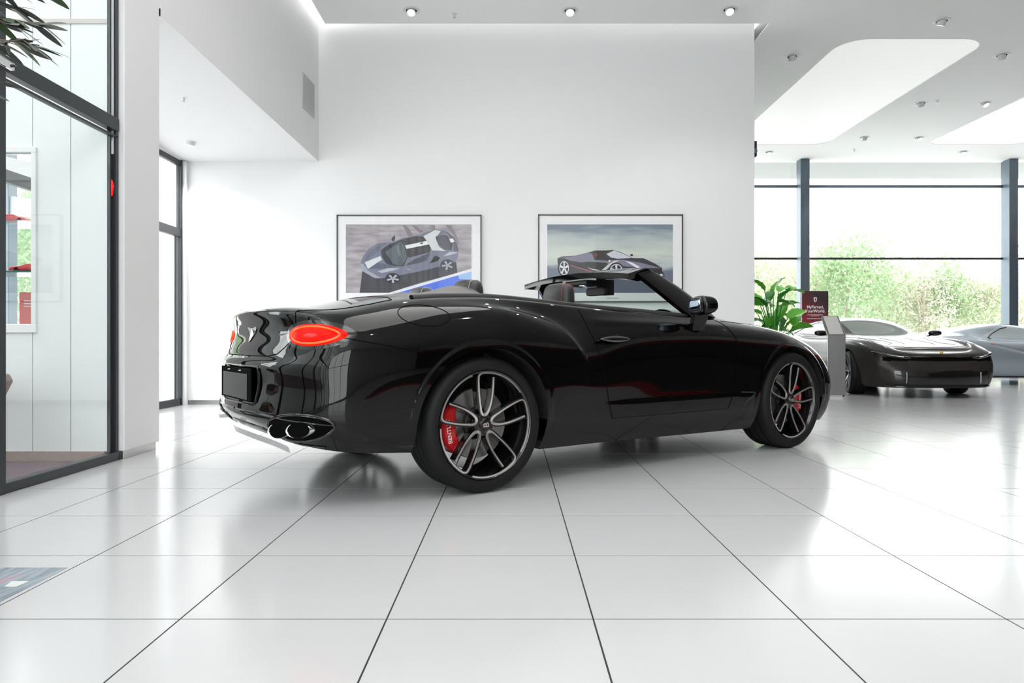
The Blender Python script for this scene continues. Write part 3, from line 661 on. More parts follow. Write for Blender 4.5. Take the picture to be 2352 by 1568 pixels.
CREST = [(-.5, 1.035), (-.2, 1.032), (.014, 1.022), (.25, .995), (.437, .955), (.52, .92), (.59, .865), (.65, .79), (.70, .71), (.74, .62), (.77, .54)]
CREST = [(p_.x, p_.y) for p_ in spline([(a, b_, 0) for a, b_ in CREST], 5)]
def crest(x, z):
    d = np.full(x.shape, 9.); s_ = np.zeros(x.shape)
    for (x0, z0), (x1, z1) in zip(CREST, CREST[1:]):
        ex, ez = x1-x0, z1-z0; t = np.clip(((x-x0)*ex+(z-z0)*ez)/(ex*ex+ez*ez), 0, 1); dx, dz = x-x0-ex*t, z-z0-ez*t; dd = np.hypot(dx, dz); k = dd < d
        d = np.where(k, dd, d); s_ = np.where(k, -(ex*dz-ez*dx), s_)
    return d, s_
def disp(p, u, v):
    p = p.copy(); x, y, z = p[..., 0], p[..., 1], p[..., 2]
    for xw in (0, 2.851):
        r = np.hypot(x-xw, z-.375); wgt = sm((z-.3)/.1)*sm((v-.5)/.5)*sm((6.3-v)/1.0)*(np.abs(y) > .6)
        p[..., 1] -= .006*wgt*(1-sm((r-RW-.030)/.022))
    # crease under the belt line
    zc = .978-.012*(x-.9); wgt = sm((x-.72)/.25)*sm((2.3-x)/.4)*sm((v-5)/.6)*sm((8.8-v)/.5)
    p[..., 1] -= .010*wgt*np.exp(-((z-zc+.018)/.022)**2)
    # swelling at the foot of the door
    zl = .462+.0*x; wgt = sm((x-.75)/.5)*sm((2.42-x)/.1)*(v < 4.5)
    p[..., 1] -= .006*wgt*sm((zl-z)/.03)*sm((z-.25)/.12)
    # haunch crest: surface steps out under a line that sweeps down into the door
    d, sd_ = crest(x, z); wgt = sm((x+.25)/.45)*sm((.84-x)/.12)*sm((z-.60)/.22)*sm((v-2.5)/1.0)*sm((8.2-v)/.6)*(np.abs(y) > .6)
    p[..., 1] -= .020*wgt*np.where(sd_ > 0, np.exp(-d/.16), 0)*1.0 + .020*wgt*np.where(sd_ <= 0, np.exp(-(d/.020)**2), 0)
    # humps of the folded roof cover behind the rear seats
    ay = np.abs(p[..., 1]); wgt = sm((v-9.0)/.7)*sm((x+.10)/.24)
    p[..., 2] += .050*wgt*np.exp(-((ay-.36)/.15)**2)
    return p
B = Body(NET, disp).mesh([(0, .375), (2.851, .375)], RW)
DOORX = [(.776, 1.03), (.79, .93), (.825, .79), (.87, .62), (.945, .40), (.965, .345)]
def door_rear(z):
    for (x0, z0), (x1, z1) in zip(DOORX, DOORX[1:]):
        if z >= z1: return x0+(x1-x0)*(z0-z)/(z0-z1) if z < z0 else DOORX[0][0]
    return .965
DOORF = [(2.07, 1.0), (2.13, .93), (2.178, .84), (2.19, .75), (2.185, .6), (2.17, .467), (2.13, .42), (2.10, .345)]
def door_front(z):
    for (x0, z0), (x1, z1) in zip(DOORF, DOORF[1:]):
        if z >= z1: return x0+(x1-x0)*(z0-z)/(z0-z1) if z < z0 else DOORF[0][0]
    return 2.10
def bump_line(x):  # upper edge of the rear bumper on the side
    return .845+(x+.77)*(-.19)
def cls(x, y, z, u, v):
    if v > 9.0 and .22 < x < 2.0 and u > 7: return ''
    if v > 9.0 and -.34 < x <= .22 and u > 5: return 'tonneau_cover'
    if u < 14 and v < 8.6:
        if y < -.6 and x > door_rear(z) and x < door_front(z) and z > .345 and z < 1.03: return 'door'
    if y < -.7 and v < 8.8 and x > .7 and x > door_rear(z) and x < door_front(z) and z > .345: return 'door'
    if x < -.40 and v < 5.6 and z < bump_line(x) and (z < .748 or x > -.86): return 'rear_bumper'
    if x < -.62 and v >= 5 and -y < .60-.0*(x) and v > 5.4 and z > .752:
        if -y < .62 and x < -.45: return 'boot_lid'
    if x > 3.12 and v < 4.6: return 'front_bumper'
    if x > 2.2 and v > 8.6 and x < 3.3: return 'bonnet'
    return 'bodyshell'
K = B.parts(cls)
for nm in ('bodyshell', 'tonneau_cover', 'rear_bumper', 'boot_lid', 'front_bumper', 'bonnet'):
    B.build(np.where(K == nm)[0], nm, M['greyleather'] if nm == 'tonneau_cover' else M['paint'], car)
doors = [B.build(np.where(K == 'door')[0], 'door', M['paint'], car, (sd,)) for sd in (1, -1)]
def gapline(pts, kind, name, parent, r=.0028, both=True, n=60, m='gap', parentL=None):
    L = B.line(pts, kind, n); MB().tube(L, r, 6).build(name, M[m], parent, smooth=True)
    if both: MB().tube(mirror(L), r, 6).build(name, M[m], parentL or parent, smooth=True)
gapline([(x, z) for x, z in DOORX[:-1]]+[(.965, .345)], 'side', 'door_gap', doors[0], parentL=doors[1])
gapline([(x, z) for x, z in DOORF], 'side', 'door_gap', doors[0], parentL=doors[1])
gapline([(.965, .345), (2.10, .345)], 'side', 'door_gap', doors[0], r=.002, parentL=doors[1])
gapline([(-.79, bump_line(-.79)), (-.40, bump_line(-.40))], 'side', 'bumper_gap', car)
# boot shut lines on the rear face
gapline([(-.0, .752), (-.40, .752), (-.50, .765), (-.555, .80), (-.60, .835)], 'rear', 'boot_gap', car, n=50)
gapline([(-.62, .915), (-.62, .96), (-.60, .99)], 'rear', 'boot_gap', car, n=20)
gapline([(-.97, -.60), (-.90, -.62), (-.75, -.63), (-.55, -.66), (-.42, -.64), (-.38, -.5), (-.36, -.2), (-.355, -.001)], 'top', 'boot_gap', car, n=60)
gapline([(2.14, -.82), (2.5, -.80), (2.9, -.76), (3.25, -.62), (3.38, -.40), (3.44, -.001)], 'top', 'bonnet_gap', car, n=60)
# fuel flap: ring and disc
fc = [( -.345+.140*math.cos(a), .968+.058*math.sin(a)) for a in [2*math.pi*k/40 for k in range(41)]]
ff = MB(); L = B.line(fc, 'side', 80); ff.tube(L[:-1], .0026, 6, closed=True); ff.build('fuel_flap_gap', M['gap'], car, smooth=True)
# wheel arches: lips and liners
for xw, A in zip((0, 2.851), B.arch):
    for sd in (1, -1):
        m = MB(); n = len(A); V = [(p[0], sd*p[1], p[2]) for p in A]+[(p[0], sd*(p[1]+.045), p[2]) for p in A]; V += [(xw+(p[0]-xw)*1.03, sd*(p[1]+.06), .375+(p[2]-.375)*1.03) for p in A]; V += [(xw+(p[0]-xw)*1.03, sd*-.50, .375+(p[2]-.375)*1.03) for p in A]
        m.add(V, [(j*n+i, j*n+i+1, (j+1)*n+i+1, (j+1)*n+i) for i in range(n-1) for j in range(3)])
        m.add([(xw+(p[0]-xw)*1.03, sd*-.50, .375+(p[2]-.375)*1.03) for p in A]+[(xw, sd*-.5, .2)], [(i, i+1, n) for i in range(n-1)])
        m.build('wheel_arch_liner', M['blackmatte'], car)
# underbody
ub = MB()
for a, b_, zz, w_ in ((-.72, -.44, .30, .78), (.44, 2.41, .19, .85), (3.29, 3.42, .22, .72)): ub.box((a, -w_, zz), (b_, w_, zz+.05))
ub.box((-.44, -.5, .24), (.44, .5, .6)); ub.box((2.41, -.5, .22), (3.29, .5, .6)).build('underbody', M['blackmatte'], car)
sk = MB()
for sd in (1, -1):
    L = B.line([(.44, .21), (2.38, .185)], 'side', 40)
    L = [p+Vector((0, 0, .0)) for p in L] if L else []
# ---- rear face details
def patch(c, tdir, n_, sh, bulge, rings=10, seg=48, off=.002):
    # oval patch projected onto the body; sh(angle)->(s,h)
    c = Vector(c); t = Vector(tdir).normalized(); n_ = Vector(n_).normalized(); up = Vector((0, 0, 1)); V = []; F = []
    for j in range(rings+1):
        r = j/rings
        for k in range(seg):
            s_, h_ = sh(2*math.pi*k/seg); o = c+n_*.5+t*s_*r+up*h_*r; h = B.hit(o, -n_)
            if h is None: h = o-n_*.5
            V.append(h+n_*(off+bulge*(1-r**2.5)))
    for j in range(rings):
        for k in range(seg): F.append((j*seg+k, j*seg+(k+1) % seg, (j+1)*seg+(k+1) % seg, (j+1)*seg+k))
    return V, F
def mir(m): 
    q = MB(); q.v = [(x, -y, z) for x, y, z in m.v]; q.f = [tuple(reversed(f)) for f in m.f]; q.mi = list(m.mi); q.cur = 0; return q
def egg(a, w1, w2, h): # blunt at -t end, pointed at +t
    ca, sa = math.cos(a), math.sin(a)
    return ((w1 if ca < 0 else w2)*math.copysign(abs(ca)**(.95), ca), h*math.copysign(abs(sa)**(1.0 if ca < 0 else 1.25), sa)*(1 if ca < 0 else 1))
LC = (-.915, -.735, .863); LT = (.235, -.285, 0); LN = (-.285*2.7, -.235*2.7, .0); LN = (-.77, -.635, 0)
lamp_t = []
for mm in (0, 1):
    f_ = mir if mm else (lambda q: q)
    V, F = patch(LC, LT, LN, lambda a: egg(a, .185, .235, .074), .004, off=.001); q = MB(); q.add(V, F)
    lo = f_(q).build('tail_lamp', M['blackgloss'], car, smooth=True, ang=60)
    V, F = patch(LC, LT, LN, lambda a: egg(a, .160, .198, .055), .016, off=.004); q = MB(); q.add(V, F); f_(q).build('lamp_lens', M['tail'], lo, smooth=True, ang=80)
    # glowing ring inside
    ring = MB(); pts = []
    for k in range(60):
        s_, h_ = egg(2*math.pi*k/60, .130, .165, .042); o = Vector(LC)+Vector(LN).normalized()*.5+Vector(LT).normalized()*s_+Vector((0, 0, h_)); h = B.hit(o, -Vector(LN)); pts.append(h+Vector(LN).normalized()*.0125)
    ring.tube(pts, .005, 6, closed=True); f_(ring).build('glow_ring', M['tail2'], lo, smooth=True)
    V, F = patch((LC[0]+.005, LC[1]-.006, LC[2]-.002), LT, LN, lambda a: (.085*math.cos(a), .022*math.sin(a)), .0075, rings=4, seg=24, off=.0135); q = MB(); q.add(V, F); f_(q).build('lamp_core', M['tail3'], lo, smooth=True, ang=80)
    # exhaust finisher
    EC = Vector((-.965, -.675, .395)); ET = Vector((.40, -.92, .09)).normalized(); EN = Vector((-.92, -.40, -.05)).normalized()
    q = MB(); V, F = patch(EC, ET, EN, lambda a: (.225*math.cos(a), .070*math.sin(a)), .0, off=.004); q.add(V, F); ex = f_(q).build('exhaust_surround', M['gap'], car, smooth=True)
    pts = []
    for k in range(60):
        a = 2*math.pi*k/60; o = EC+EN*.5+ET*.228*math.cos(a)+Vector((0, 0, .073*math.sin(a))); h = B.hit(o, -EN); pts.append((h if h else o-EN*.5)+EN*.004)
    q = MB().tube(pts, .007, 8, closed=True); f_(q).build('surround_rim', M['blackgloss'], ex, smooth=True)
    for cc, rw in ((-.098, .082), (.062, .088)):
        q = MB(); prof = []; C0 = EC+ET*cc+EN*.012+Vector((0, 0, -.006))
        h = B.hit(C0+EN*.5, -EN); C0 = h+EN*.010
        for k in range(40):
            a = 2*math.pi*k/40; u_ = ET*math.cos(a); w_ = Vector((0, 0, 1))*math.sin(a)
            for rr, dd in ((.92, -.05), (1.0, .010), (.97, .016), (.91, .012), (.905, -.03)): q.v.append(tuple(C0+(u_*rw+w_*.039)*rr+EN*dd))
        q.f = [(k*5+j, ((k+1) % 40)*5+j, ((k+1) % 40)*5+j+1, k*5+j+1) for k in range(40) for j in range(4)]; q.mi = [0]*len(q.f)
        f_(q).build('exhaust_tip', M['chrome'], ex, smooth=True, ang=50)
        q = MB(); q.v = [tuple(C0+(ET*math.cos(a)*rw+Vector((0, 0, 1))*math.sin(a)*  .039)*.905+EN*.009) for a in [2*math.pi*k/30 for k in range(30)]]; q.f = [tuple(range(30))]; q.mi = [0]; f_(q).build('bore_shade_disc', M['gap'], ex)  # flat black disc stands in for shade inside the pipe
# bumper creases: slim polished edges
L = B.line([(-.0, .452), (-.35, .452), (-.6, .444), (-.78, .432), (-.86, .42)], 'rear', 60)
q = MB().tube(L, .006, 6); e_ = q.build('bumper_edge', M['blackgloss'], car, smooth=True); mir(q).build('bumper_edge', M['blackgloss'], car, smooth=True)
L = B.line([(-.0, .368), (-.30, .366), (-.42, .335), (-.50, .318), (-.62, .305), (-.76, .30)], 'rear', 40)
q = MB().tube(L, .008, 6); q.build('diffuser_edge', M['blackgloss'], car, smooth=True); mir(q).build('diffuser_edge', M['blackgloss'], car, smooth=True)
# silver diffuser blade
q = MB(); a = [(-1.055, 0, .335), (-1.045, -.20, .330), (-1.00, -.38, .312), (-.95, -.52, .285)]; a = spline(a, 6); n = len(a)
q.add([p for p in a]+[p+Vector((.012, 0, -.036)) for p in a], [(i, i+1, n+i+1, n+i) for i in range(n-1)])
m2 = MB(); m2.v = q.v+[(x, -y, z) for x, y, z in q.v]; k = len(q.v); m2.f = q.f+[tuple(i+k for i in f) for f in q.f]; m2.mi = [0]*len(m2.f); m2.build('diffuser_blade', mat('satin_silver', (.7, .7, .7), .25, metal=1, noise=.03), car, smooth=True, ang=40)
# plate recess and blank plate
rp = [(-.345, .695), (.345, .695), (.355, .66), (.33, .50), (.29, .49), (-.29, .49), (-.33, .50), (-.355, .66), (-.345, .695)]
def ry(p):  # mirrored projection for positive y
    o = []
    for a, z in p:
        h = B.hit((-3, -abs(a) if abs(a) > 1e-4 else -1e-4, z), (1, 0, 0)); h = h.copy(); h.y = a; o.append(h)
    return o
den = []
for (a0, b0), (a1, b1) in zip(rp, rp[1:]):
    for k in range(8): den.append((a0+(a1-a0)*k/8, b0+(b1-b0)*k/8))
L = ry(den); prc = MB().tube([p+Vector((-.001, 0, 0)) for p in L], .006, 6, closed=True).build('plate_recess_rim', M['blackgloss'], car, smooth=True)
q = MB(); c0 = Vector((-1.082, 0, .60)); V = [p+Vector((-.003, 0, 0)) for p in L]; n = len(V); q.add(V+[p.lerp(Vector((-1.080, p.y, p.z)), 1)*1.0 for p in V], [(i, (i+1) % n, n+(i+1) % n, n+i) for i in range(n)])
pl = MB().box((-1.092, -.26, .515), (-1.086, .26, .655)).build('number_plate', mat('blank_dark_plate', (.012, .012, .013), .25, noise=.05), car, bevel=.002)
MB().box((-1.087, -.32, .505), (-1.078, .32, .685)).build('plate_backing', M['gap'], car, bevel=.004)
for sd in (1, -1): MB().lathe([(0, 0), (.008, 0), (.01, .004), (0, .006)], 'z', 12, (-1.09, sd*.12, .668)).build('plate_lamp', M['lampwhite'], pl)
# winged emblem on the boot
em = MB(); E0 = [(-.0, .905), (-.085, .915), (-.080, .900), (-.062, .888), (-.050, .876), (-.034, .868), (-.018, .846), (-.0, .828)]
pts = [(y, z) for y, z in E0]+[(-y, z) for y, z in E0[::-1][1:-1]]
P3 = ry([(y, z) for y, z in pts]); n = len(P3)
em.add([p+Vector((-.001, 0, 0)) for p in P3]+[p+Vector((-.006, 0, 0)) for p in P3], [tuple(range(n, 2*n))[::-1]]+[(i, (i+1) % n, n+(i+1) % n, n+i) for i in range(n)])
emo = em.build('winged_emblem', M['chrome'], car, bevel=.001, seg=1)
me = text_mesh('B', .03, .001, True); me.materials.append(M['gap']); bb = link('emblem_letter', me, emo); bb.matrix_local = Matrix.Translation((P3[0].x-.0075, 0, .876)) @ Matrix.Rotation(R(-90), 4, 'Z') @ Matrix.Rotation(R(90), 4, 'X')
# belt trim and tonneau trim
for sd in (1, -1):
    L = [Vector(p) for p in B.V[[int(np.argmin(np.hypot(B.UV[:, 0]-u, B.UV[:, 1]-9.0))) for u in np.linspace(6.5, 16.2, 90)]]]
    out = []
    for p in L:
        if not out or (p-out[-1]).length > .015: out.append(p)
    L = spline([out[k] for k in range(0, len(out), 5)], 5)
    L = [Vector((p.x, p.y*sd, p.z+.004)) for p in L]
    m = MB(); n = len(L); s_ = 1 if sd > 0 else -1
    prf = [(-.028, -.012), (-.024, .004), (-.004, .012), (.02, .008), (.024, -.012)]
    m.add([(p.x, p.y+s_*a, p.z+b_) for p in L for a, b_ in prf], [(i*5+j, i*5+j+1, i*5+6+j, i*5+5+j) for i in range(n-1) for j in range(4)])
    m.build('belt_trim', M['blackmatte'], car, smooth=True, ang=60)
# ---- cabin
tub = MB(); rim = []
uu = np.linspace(8.9, 15.9, 40); P = B.ev(uu, np.full_like(uu, 9.0))
tv = []
for p in P: tv += [(p[0], p[1], p[2]), (p[0], p[1]+.05, p[2]-.12), (p[0], -.66, .35)]
n = len(P); tub.add(tv, [(i*3+j, i*3+j+1, i*3+4+j, i*3+3+j) for i in range(n-1) for j in range(2)]); q = mir(tub); tub.add(q.v, q.f)
tub.box((.15, -.68, .33), (2.0, .68, .36)); 
# rear bulkhead below the cover edge, dashboard
uu = np.linspace(9, 11, 12); i9 = float(np.interp(.22, [.2, .42], [9, 10])); P = B.ev(np.full_like(uu, i9), uu); bk = [(p[0], p[1], p[2]) for p in P]
bk = bk+[(a, -b_, c_) for a, b_, c_ in bk[::-1][1:]]; n = len(bk); tub.add(bk+[(a+.05, b_, .5) for a, b_, c_ in bk], [(i, i+1, n+i+1, n+i) for i in range(n-1)])
tub.build('cabin_tub', M['leather'], car)
db = MB(); pr = [(1.98, 1.02), (1.86, 1.03), (1.72, 1.0), (1.68, .93), (1.72, .80), (1.8, .62), (2.0, .6)]
db.prism([(x, -.72, z) for x, z in pr], (0, 1.44, 0)); db.build('dashboard', M['leather'], car, bevel=.015, smooth=True, ang=50)
sw = MB(); cpos = Vector((1.52, .36, .93)); ax = Vector((-.9, 0, .44)).normalized(); u1 = Vector((0, 1, 0)); u2 = ax.cross(u1)
sw.tube([cpos+(u1*math.cos(a)+u2*math.sin(a))*.17 for a in [2*math.pi*k/32 for k in range(32)]], .014, 8, closed=True); sw.tube([cpos-u1*.16, cpos+u1*.16], .015, 8); sw.tube([cpos, cpos-ax*.25], .03, 10)
sw.build('steering_wheel', M['leather'], car, smooth=True)
def seat(x, y, ztop, rear=False):
    e = bpy.data.objects.new('seat', None); col.objects.link(e); e.parent = car; e.location = (x, y, 0); e.empty_display_size = .1
    v, f = sell((0, 0, ztop-.125), (.066, .138 if not rear else .14, .125), .55, .75); MB().add(v, f).build('headrest', M['leather'], e, smooth=True)
    hd = [c_ for c_ in e.children if c_.name.startswith('headrest')][0]
    for yy, mm in ((-.100, 'redthread' if not rear else 'whitethread'),):
        pts = []
        for k in range(25):
            a = R(-50+280*k/24); sg = lambda v_, e_: math.copysign(abs(v_)**e_, v_); cy = abs(yy)/.138; fc_ = (1-cy**(2/.75))**.375
            ca, sa = math.cos(a), math.sin(a); pts.append((.0672*sg(ca, .55)*fc_*1.02, yy, ztop-.125+.1265*sg(sa, .55)*(1-.25*cy**4)))
        MB().tube(pts, .0016, 6).build('piping', M[mm], hd)
    v, f = sell((.03, 0, .78 if not rear else .80), (.09, .25, .30 if not rear else .26), .5, .5); MB().add(v, f).build('backrest', M['leather'], e, smooth=True)
    v, f = sell((.3, 0, .50), (.28, .25, .09), .5, .4); MB().add(v, f).build('cushion', M['leather'], e, smooth=True)
    if not rear: MB().tube([(0, -.05, 1.0), (0, -.05, ztop-.18)], .008, 8).tube([(0, .05, 1.0), (0, .05, ztop-.18)], .008, 8).build('headrest_post', M['chrome'], e)
    return e
seat(.95, -.40, 1.228); seat(1.15, .40, 1.12); seat(.265, -.32, 1.225, True); seat(.265, .32, 1.215, True)
# ---- windscreen
def ws(s_, t):
    b_ = Vector((2.13+.17*(1-s_*s_), s_*.765, 1.0+.022*(1-s_*s_))); a = Vector((1.68+.06*(1-s_*s_), s_*.57, 1.335+.03*(1-s_*s_)))
    p = b_.lerp(a, t); p.z += .018*math.sin(math.pi*t); p.x += .01*math.sin(math.pi*t); return p
V = [ws(-1+2*i/24, j/12) for i in range(25) for j in range(13)]; F = [(i*13+j, i*13+13+j, i*13+14+j, i*13+j+1) for i in range(24) for j in range(12)]
wsm = MB().add(V, F).build('windscreen', M['screen'], car, smooth=True, ang=80)
hd = MB(); m_ = 33; hv = []
for i in range(m_):
    s_ = -1+2*i/(m_-1); c1 = 1-s_*s_
    f1 = ws(s_, 1.0)+Vector((.03, s_*.02, .0)); top = Vector((1.58+.06*c1, s_*.60, 1.357+.030*c1)); rt = Vector((1.40+.0*c1, s_*.615, 1.305+.045*c1)); rb = Vector((1.39+.0*c1, s_*.60, 1.268+.035*c1)); ub_ = Vector((1.55+.05*c1, s_*.56, 1.262+.05*c1)); fb = ws(s_, .93)+Vector((-.02, 0, -.02))
    hv += [f1, top, rt, rb, ub_, fb]
hd.add(hv, [(i*6+j, i*6+(j+1) % 6, i*6+6+(j+1) % 6, i*6+6+j) for i in range(m_-1) for j in range(6)]+[(0, 1, 2, 3, 4, 5), tuple((m_-1)*6+j for j in range(6))[::-1]])
hd.build('windscreen_header', M['paint'], car, smooth=True, ang=40)
for sd in (1, -1):
    m = MB(); n = 14; pv = []
    for k in range(n+1):
        t = k/n; A_ = ws(-1, 1-t)+Vector((.012, -.012, .006)); Bq = Vector((1.385, -.615, 1.300)).lerp(Vector((1.86, -.795, 1.005)), t); Bq.z += .0*math.sin(math.pi*t); Bq = Bq.lerp(A_, .42*(1-t)**1.0*.9 if t < 1 else 0)
        In = A_.lerp(Bq, .45)+Vector((-.01, .07, -.03)); mid = A_.lerp(Bq, .35)+Vector((0, -.018, .012)); pv += [A_, mid, Bq, Bq+Vector((0, .035, -.01)), In]
    pv = [Vector((p.x, p.y*sd, p.z)) for p in pv]
    m.add(pv, [(k*5+j, k*5+(j+1) % 5, k*5+5+(j+1) % 5, k*5+5+j) for k in range(n) for j in range(5)]+[(0, 1, 2, 3, 4), tuple(n*5+j for j in range(5))[::-1]])
    m.build('windscreen_pillar', M['paint'], car, smooth=True, ang=35)
im = MB(); v, f = sell((1.66, 0, 1.225), (.018, .115, .034), .4, .3); im.add(v, f); im.tube([(1.68, 0, 1.25), (1.74, 0, 1.33)], .012, 8); im.box((1.70, -.05, 1.20), (1.80, .05, 1.32)); im.build('interior_mirror', M['blackmatte'], car, smooth=True, ang=50)
rc = MB().box((1.44, -.13, 1.262), (1.62, .13, 1.30)); rco = rc.build('roof_console', M['blackmatte'], car, bevel=.01)
for k in range(5): MB().box((1.46+.03*k, -.08+.01*k, 1.258), (1.478+.03*k, -.02+.02*k, 1.262)).build('button', M['chrome'], rco)
# door mirrors and handles
for sd, d in ((-1, doors[0]), (1, doors[1])):
    def mf(p): return [p[0]*(1 if p[0] > 0 else .55), p[1], p[2]*(1-.12*p[0])]
    v, f = sell((0, 0, 0), (.088, .104, .066), .75, .6, f=mf)
    e = bpy.data.objects.new('door_mirror', None); col.objects.link(e); e.parent = car; e.location = (1.715, sd*1.005, 1.075); e.rotation_euler = (0, R(-3), R(-20)*-sd); e.empty_display_size = .05
    MB().add(v, f).build('mirror_housing', M['paint'], e, smooth=True, ang=60)
    v, f = sell((-.047, 0, 0), (.012, .088, .055), .6, .5); MB().add(v, f).build('mirror_rim', M['blackgloss'], e, smooth=True)
    v, f = sell((-.053, 0, 0), (.0085, .078, .046), .5, .45); MB().add(v, f).build('mirror_glass', mat('mirror_silver', (.35, .42, .5), .01, metal=1, noise=.01) if sd < 0 else bpy.data.materials['mirror_silver'], e, smooth=True)
    foot = MB(); fv = [(-.05, -sd*.02, -.03), (.075, -sd*.02, -.03), (.06, -sd*.07, -.10), (-.03, -sd*.07, -.10)]
    foot.add([(-.045, sd*-.015, -.045), (.07, sd*-.015, -.045), (.055, sd*-.085, -.17), (-.035, sd*-.085, -.17), (-.045, sd*-.075, -.045), (.07, sd*-.075, -.045), (.055, sd*-.145, -.17), (-.035, sd*-.145, -.17)],
       [(0, 1, 2, 3), (7, 6, 5, 4), (0, 4, 5, 1), (1, 5, 6, 2), (2, 6, 7, 3), (3, 7, 4, 0)]); foot.build('mirror_foot', M['paint'], e, bevel=.008)
    h = B.hit((.96, -2, .842), (0, 1, 0)); y0 = h.y
    def hf(p): return [p[0], p[1], p[2]*(1-.55*p[0]**2)]
    v, f = sell((.962, sd*(-y0+.030) if sd > 0 else y0-.030, .845), (.128, .014, .021), .8, .8, f=hf); MB().add(v, f).build('door_handle', M['darkchrome'], d, smooth=True)
    v, f = sell((.962, (y0+.002)*(-sd), .832), (.062, .006, .030), .8, .8); MB().add(v, f).build('handle_cup', M['blackgloss'], d, smooth=True)
# fender vent
L = B.line([(2.235, .46), (2.37, .455), (2.385, .445), (2.36, .43), (2.30, .40), (2.26, .36)], 'side', 30)
for sd in (1, -1): MB().tube(L if sd > 0 else mirror(L), .004, 6).build('fender_vent_edge', M['blackgloss'], car, smooth=True)
# front: grille and lamps (out of sight from here, simple but real)
L = B.line([(-.001, .66), (-.38, .65), (-.42, .55), (-.36, .40), (-.001, .38)], 'front', 30)
if L:
    m = MB(); c0 = Vector((3.72, 0, .52)); A2 = L+mirror(L[::-1])[1:-1]; n = len(A2); m.add([p+Vector((.006, 0, 0)) for p in A2]+[c0], [(i, (i+1) % n, n) for i in range(n)]); m.build('grille', M['gap'], car)
for sd in (1, -1):
    for y_, z_, r_ in ((.62, .66, .085), (.44, .63, .06)):
        h = B.hit((6, -y_, z_), (-1, 0, 0))
        if h: v, f = sell((h.x-.01, sd*-y_ if sd > 0 else y_, z_), (.03, r_, r_), 1, 1); MB().add(v, f).build('headlamp', M['lampwhite'], car, smooth=True)
# wheels
for x, ca in ((0, R(188)), (2.851, R(-4))):
    for sd in (-1, 1):
        wheel_at(car, x, sd*.962, .373, sd, luxury_wheel, ca if sd < 0 else math.pi-ca, R(0 if x == 0 else -8))
# ------------------------------------------------------------ two coupes in the far hall
def coupe(stn, corner_r, corner_f):
    N_ = []
    def row(x, w, zs, sh, gw, gb, rw, re, zr, y=None, yf=1):
        f = [(.90, 0), (.955, .12), (.985, .32), (1, .52), (.995, .68), (.97, .83), (.93, .94), (.93*.45+gw/w*.55, 1.0)]
        r = [(x, -w*a*yf, zs+(sh-zs)*b_) for a, b_ in f]; r += [(x, -gw*yf, gb), (x, -(gw*.45+rw*.55)*yf, gb*.42+re*.58), (x, -rw*yf, re), (x, 0, zr)]; return r
    for k, c_ in enumerate(corner_r): N_.append([(c_[0]+dx, *p[1:]) for p, dx in zip(row(0, *c_[1:9], yf=c_[9]), c_[10])])
    for s_ in stn: N_.append(row(*s_))
    for k, c_ in enumerate(corner_f): N_.append([(c_[0]+dx, *p[1:]) for p, dx in zip(row(0, *c_[1:9], yf=c_[9]), c_[10])])
    return N_
Z12 = [0]*12
REAR = [.05, .0, -.02, -.03, -.03, -.02, .0, .03, .05, .08, .11, .14]
FRONT = [.0, .02, .03, .02, .0, -.02, -.04, -.06, -.09, -.12, -.155, -.19]
def simple_wheel(parent, Rt=.345):
    Rr, W = Rt-.085, .26
    MB().lathe(tyre_profile(Rt, Rr, W, True), 'y', 64).build('tyre', M['rubber'], parent, smooth=True, ang=40)
    MB().lathe([(Rr+.002, .014), (Rr-.006, .008), (Rr-.016, .02), (Rr-.03, .07), (Rr-.035, .2), (Rr, .24)], 'y', 64).build('rim', M['frame'], parent, smooth=True, ang=50)
    for k in range(5):
        for s_ in (-1, 1):
            a = R(90+72*k); a1 = a+R(13)*s_; m = MB(); p = Vector((math.cos(a)*.05, 0, math.sin(a)*.05)); q = Vector((math.cos(a1)*(Rr-.012), 0, math.sin(a1)*(Rr-.012)))
            p.y = .045; q.y = .02; m.bar(p, q, .02, .028, (0, 1, 0)); m.build('spoke', M['silver'], parent, bevel=.003, seg=1)
    MB().lathe([(0, .03), (.03, .03), (.05, .045), (.055, .08), (0, .08)], 'y', 24).build('hub', M['frame'], parent, smooth=True)
    MB().lathe([(.06, .10), (.17, .10), (.17, .13), (.06, .13)], 'y', 40, closed=True).build('brake_disc', M['disc'], parent)
def liners(Bd, ws_, zc, Rw_, parent):
    for xw, A in zip(ws_, Bd.arch):
        for sd in (1, -1):
            m = MB(); n = len(A); V = [(p[0], sd*p[1], p[2]) for p in A]+[(p[0], sd*-.5, p[2]) for p in A]+[(xw, sd*-.5, .12)]
            m.add(V, [(i, i+1, n+i+1, n+i) for i in range(n-1)]+[(n+i, n+i+1, 2*n) for i in range(n-1)]); m.build('wheel_arch_liner', M['blackmatte'], parent)
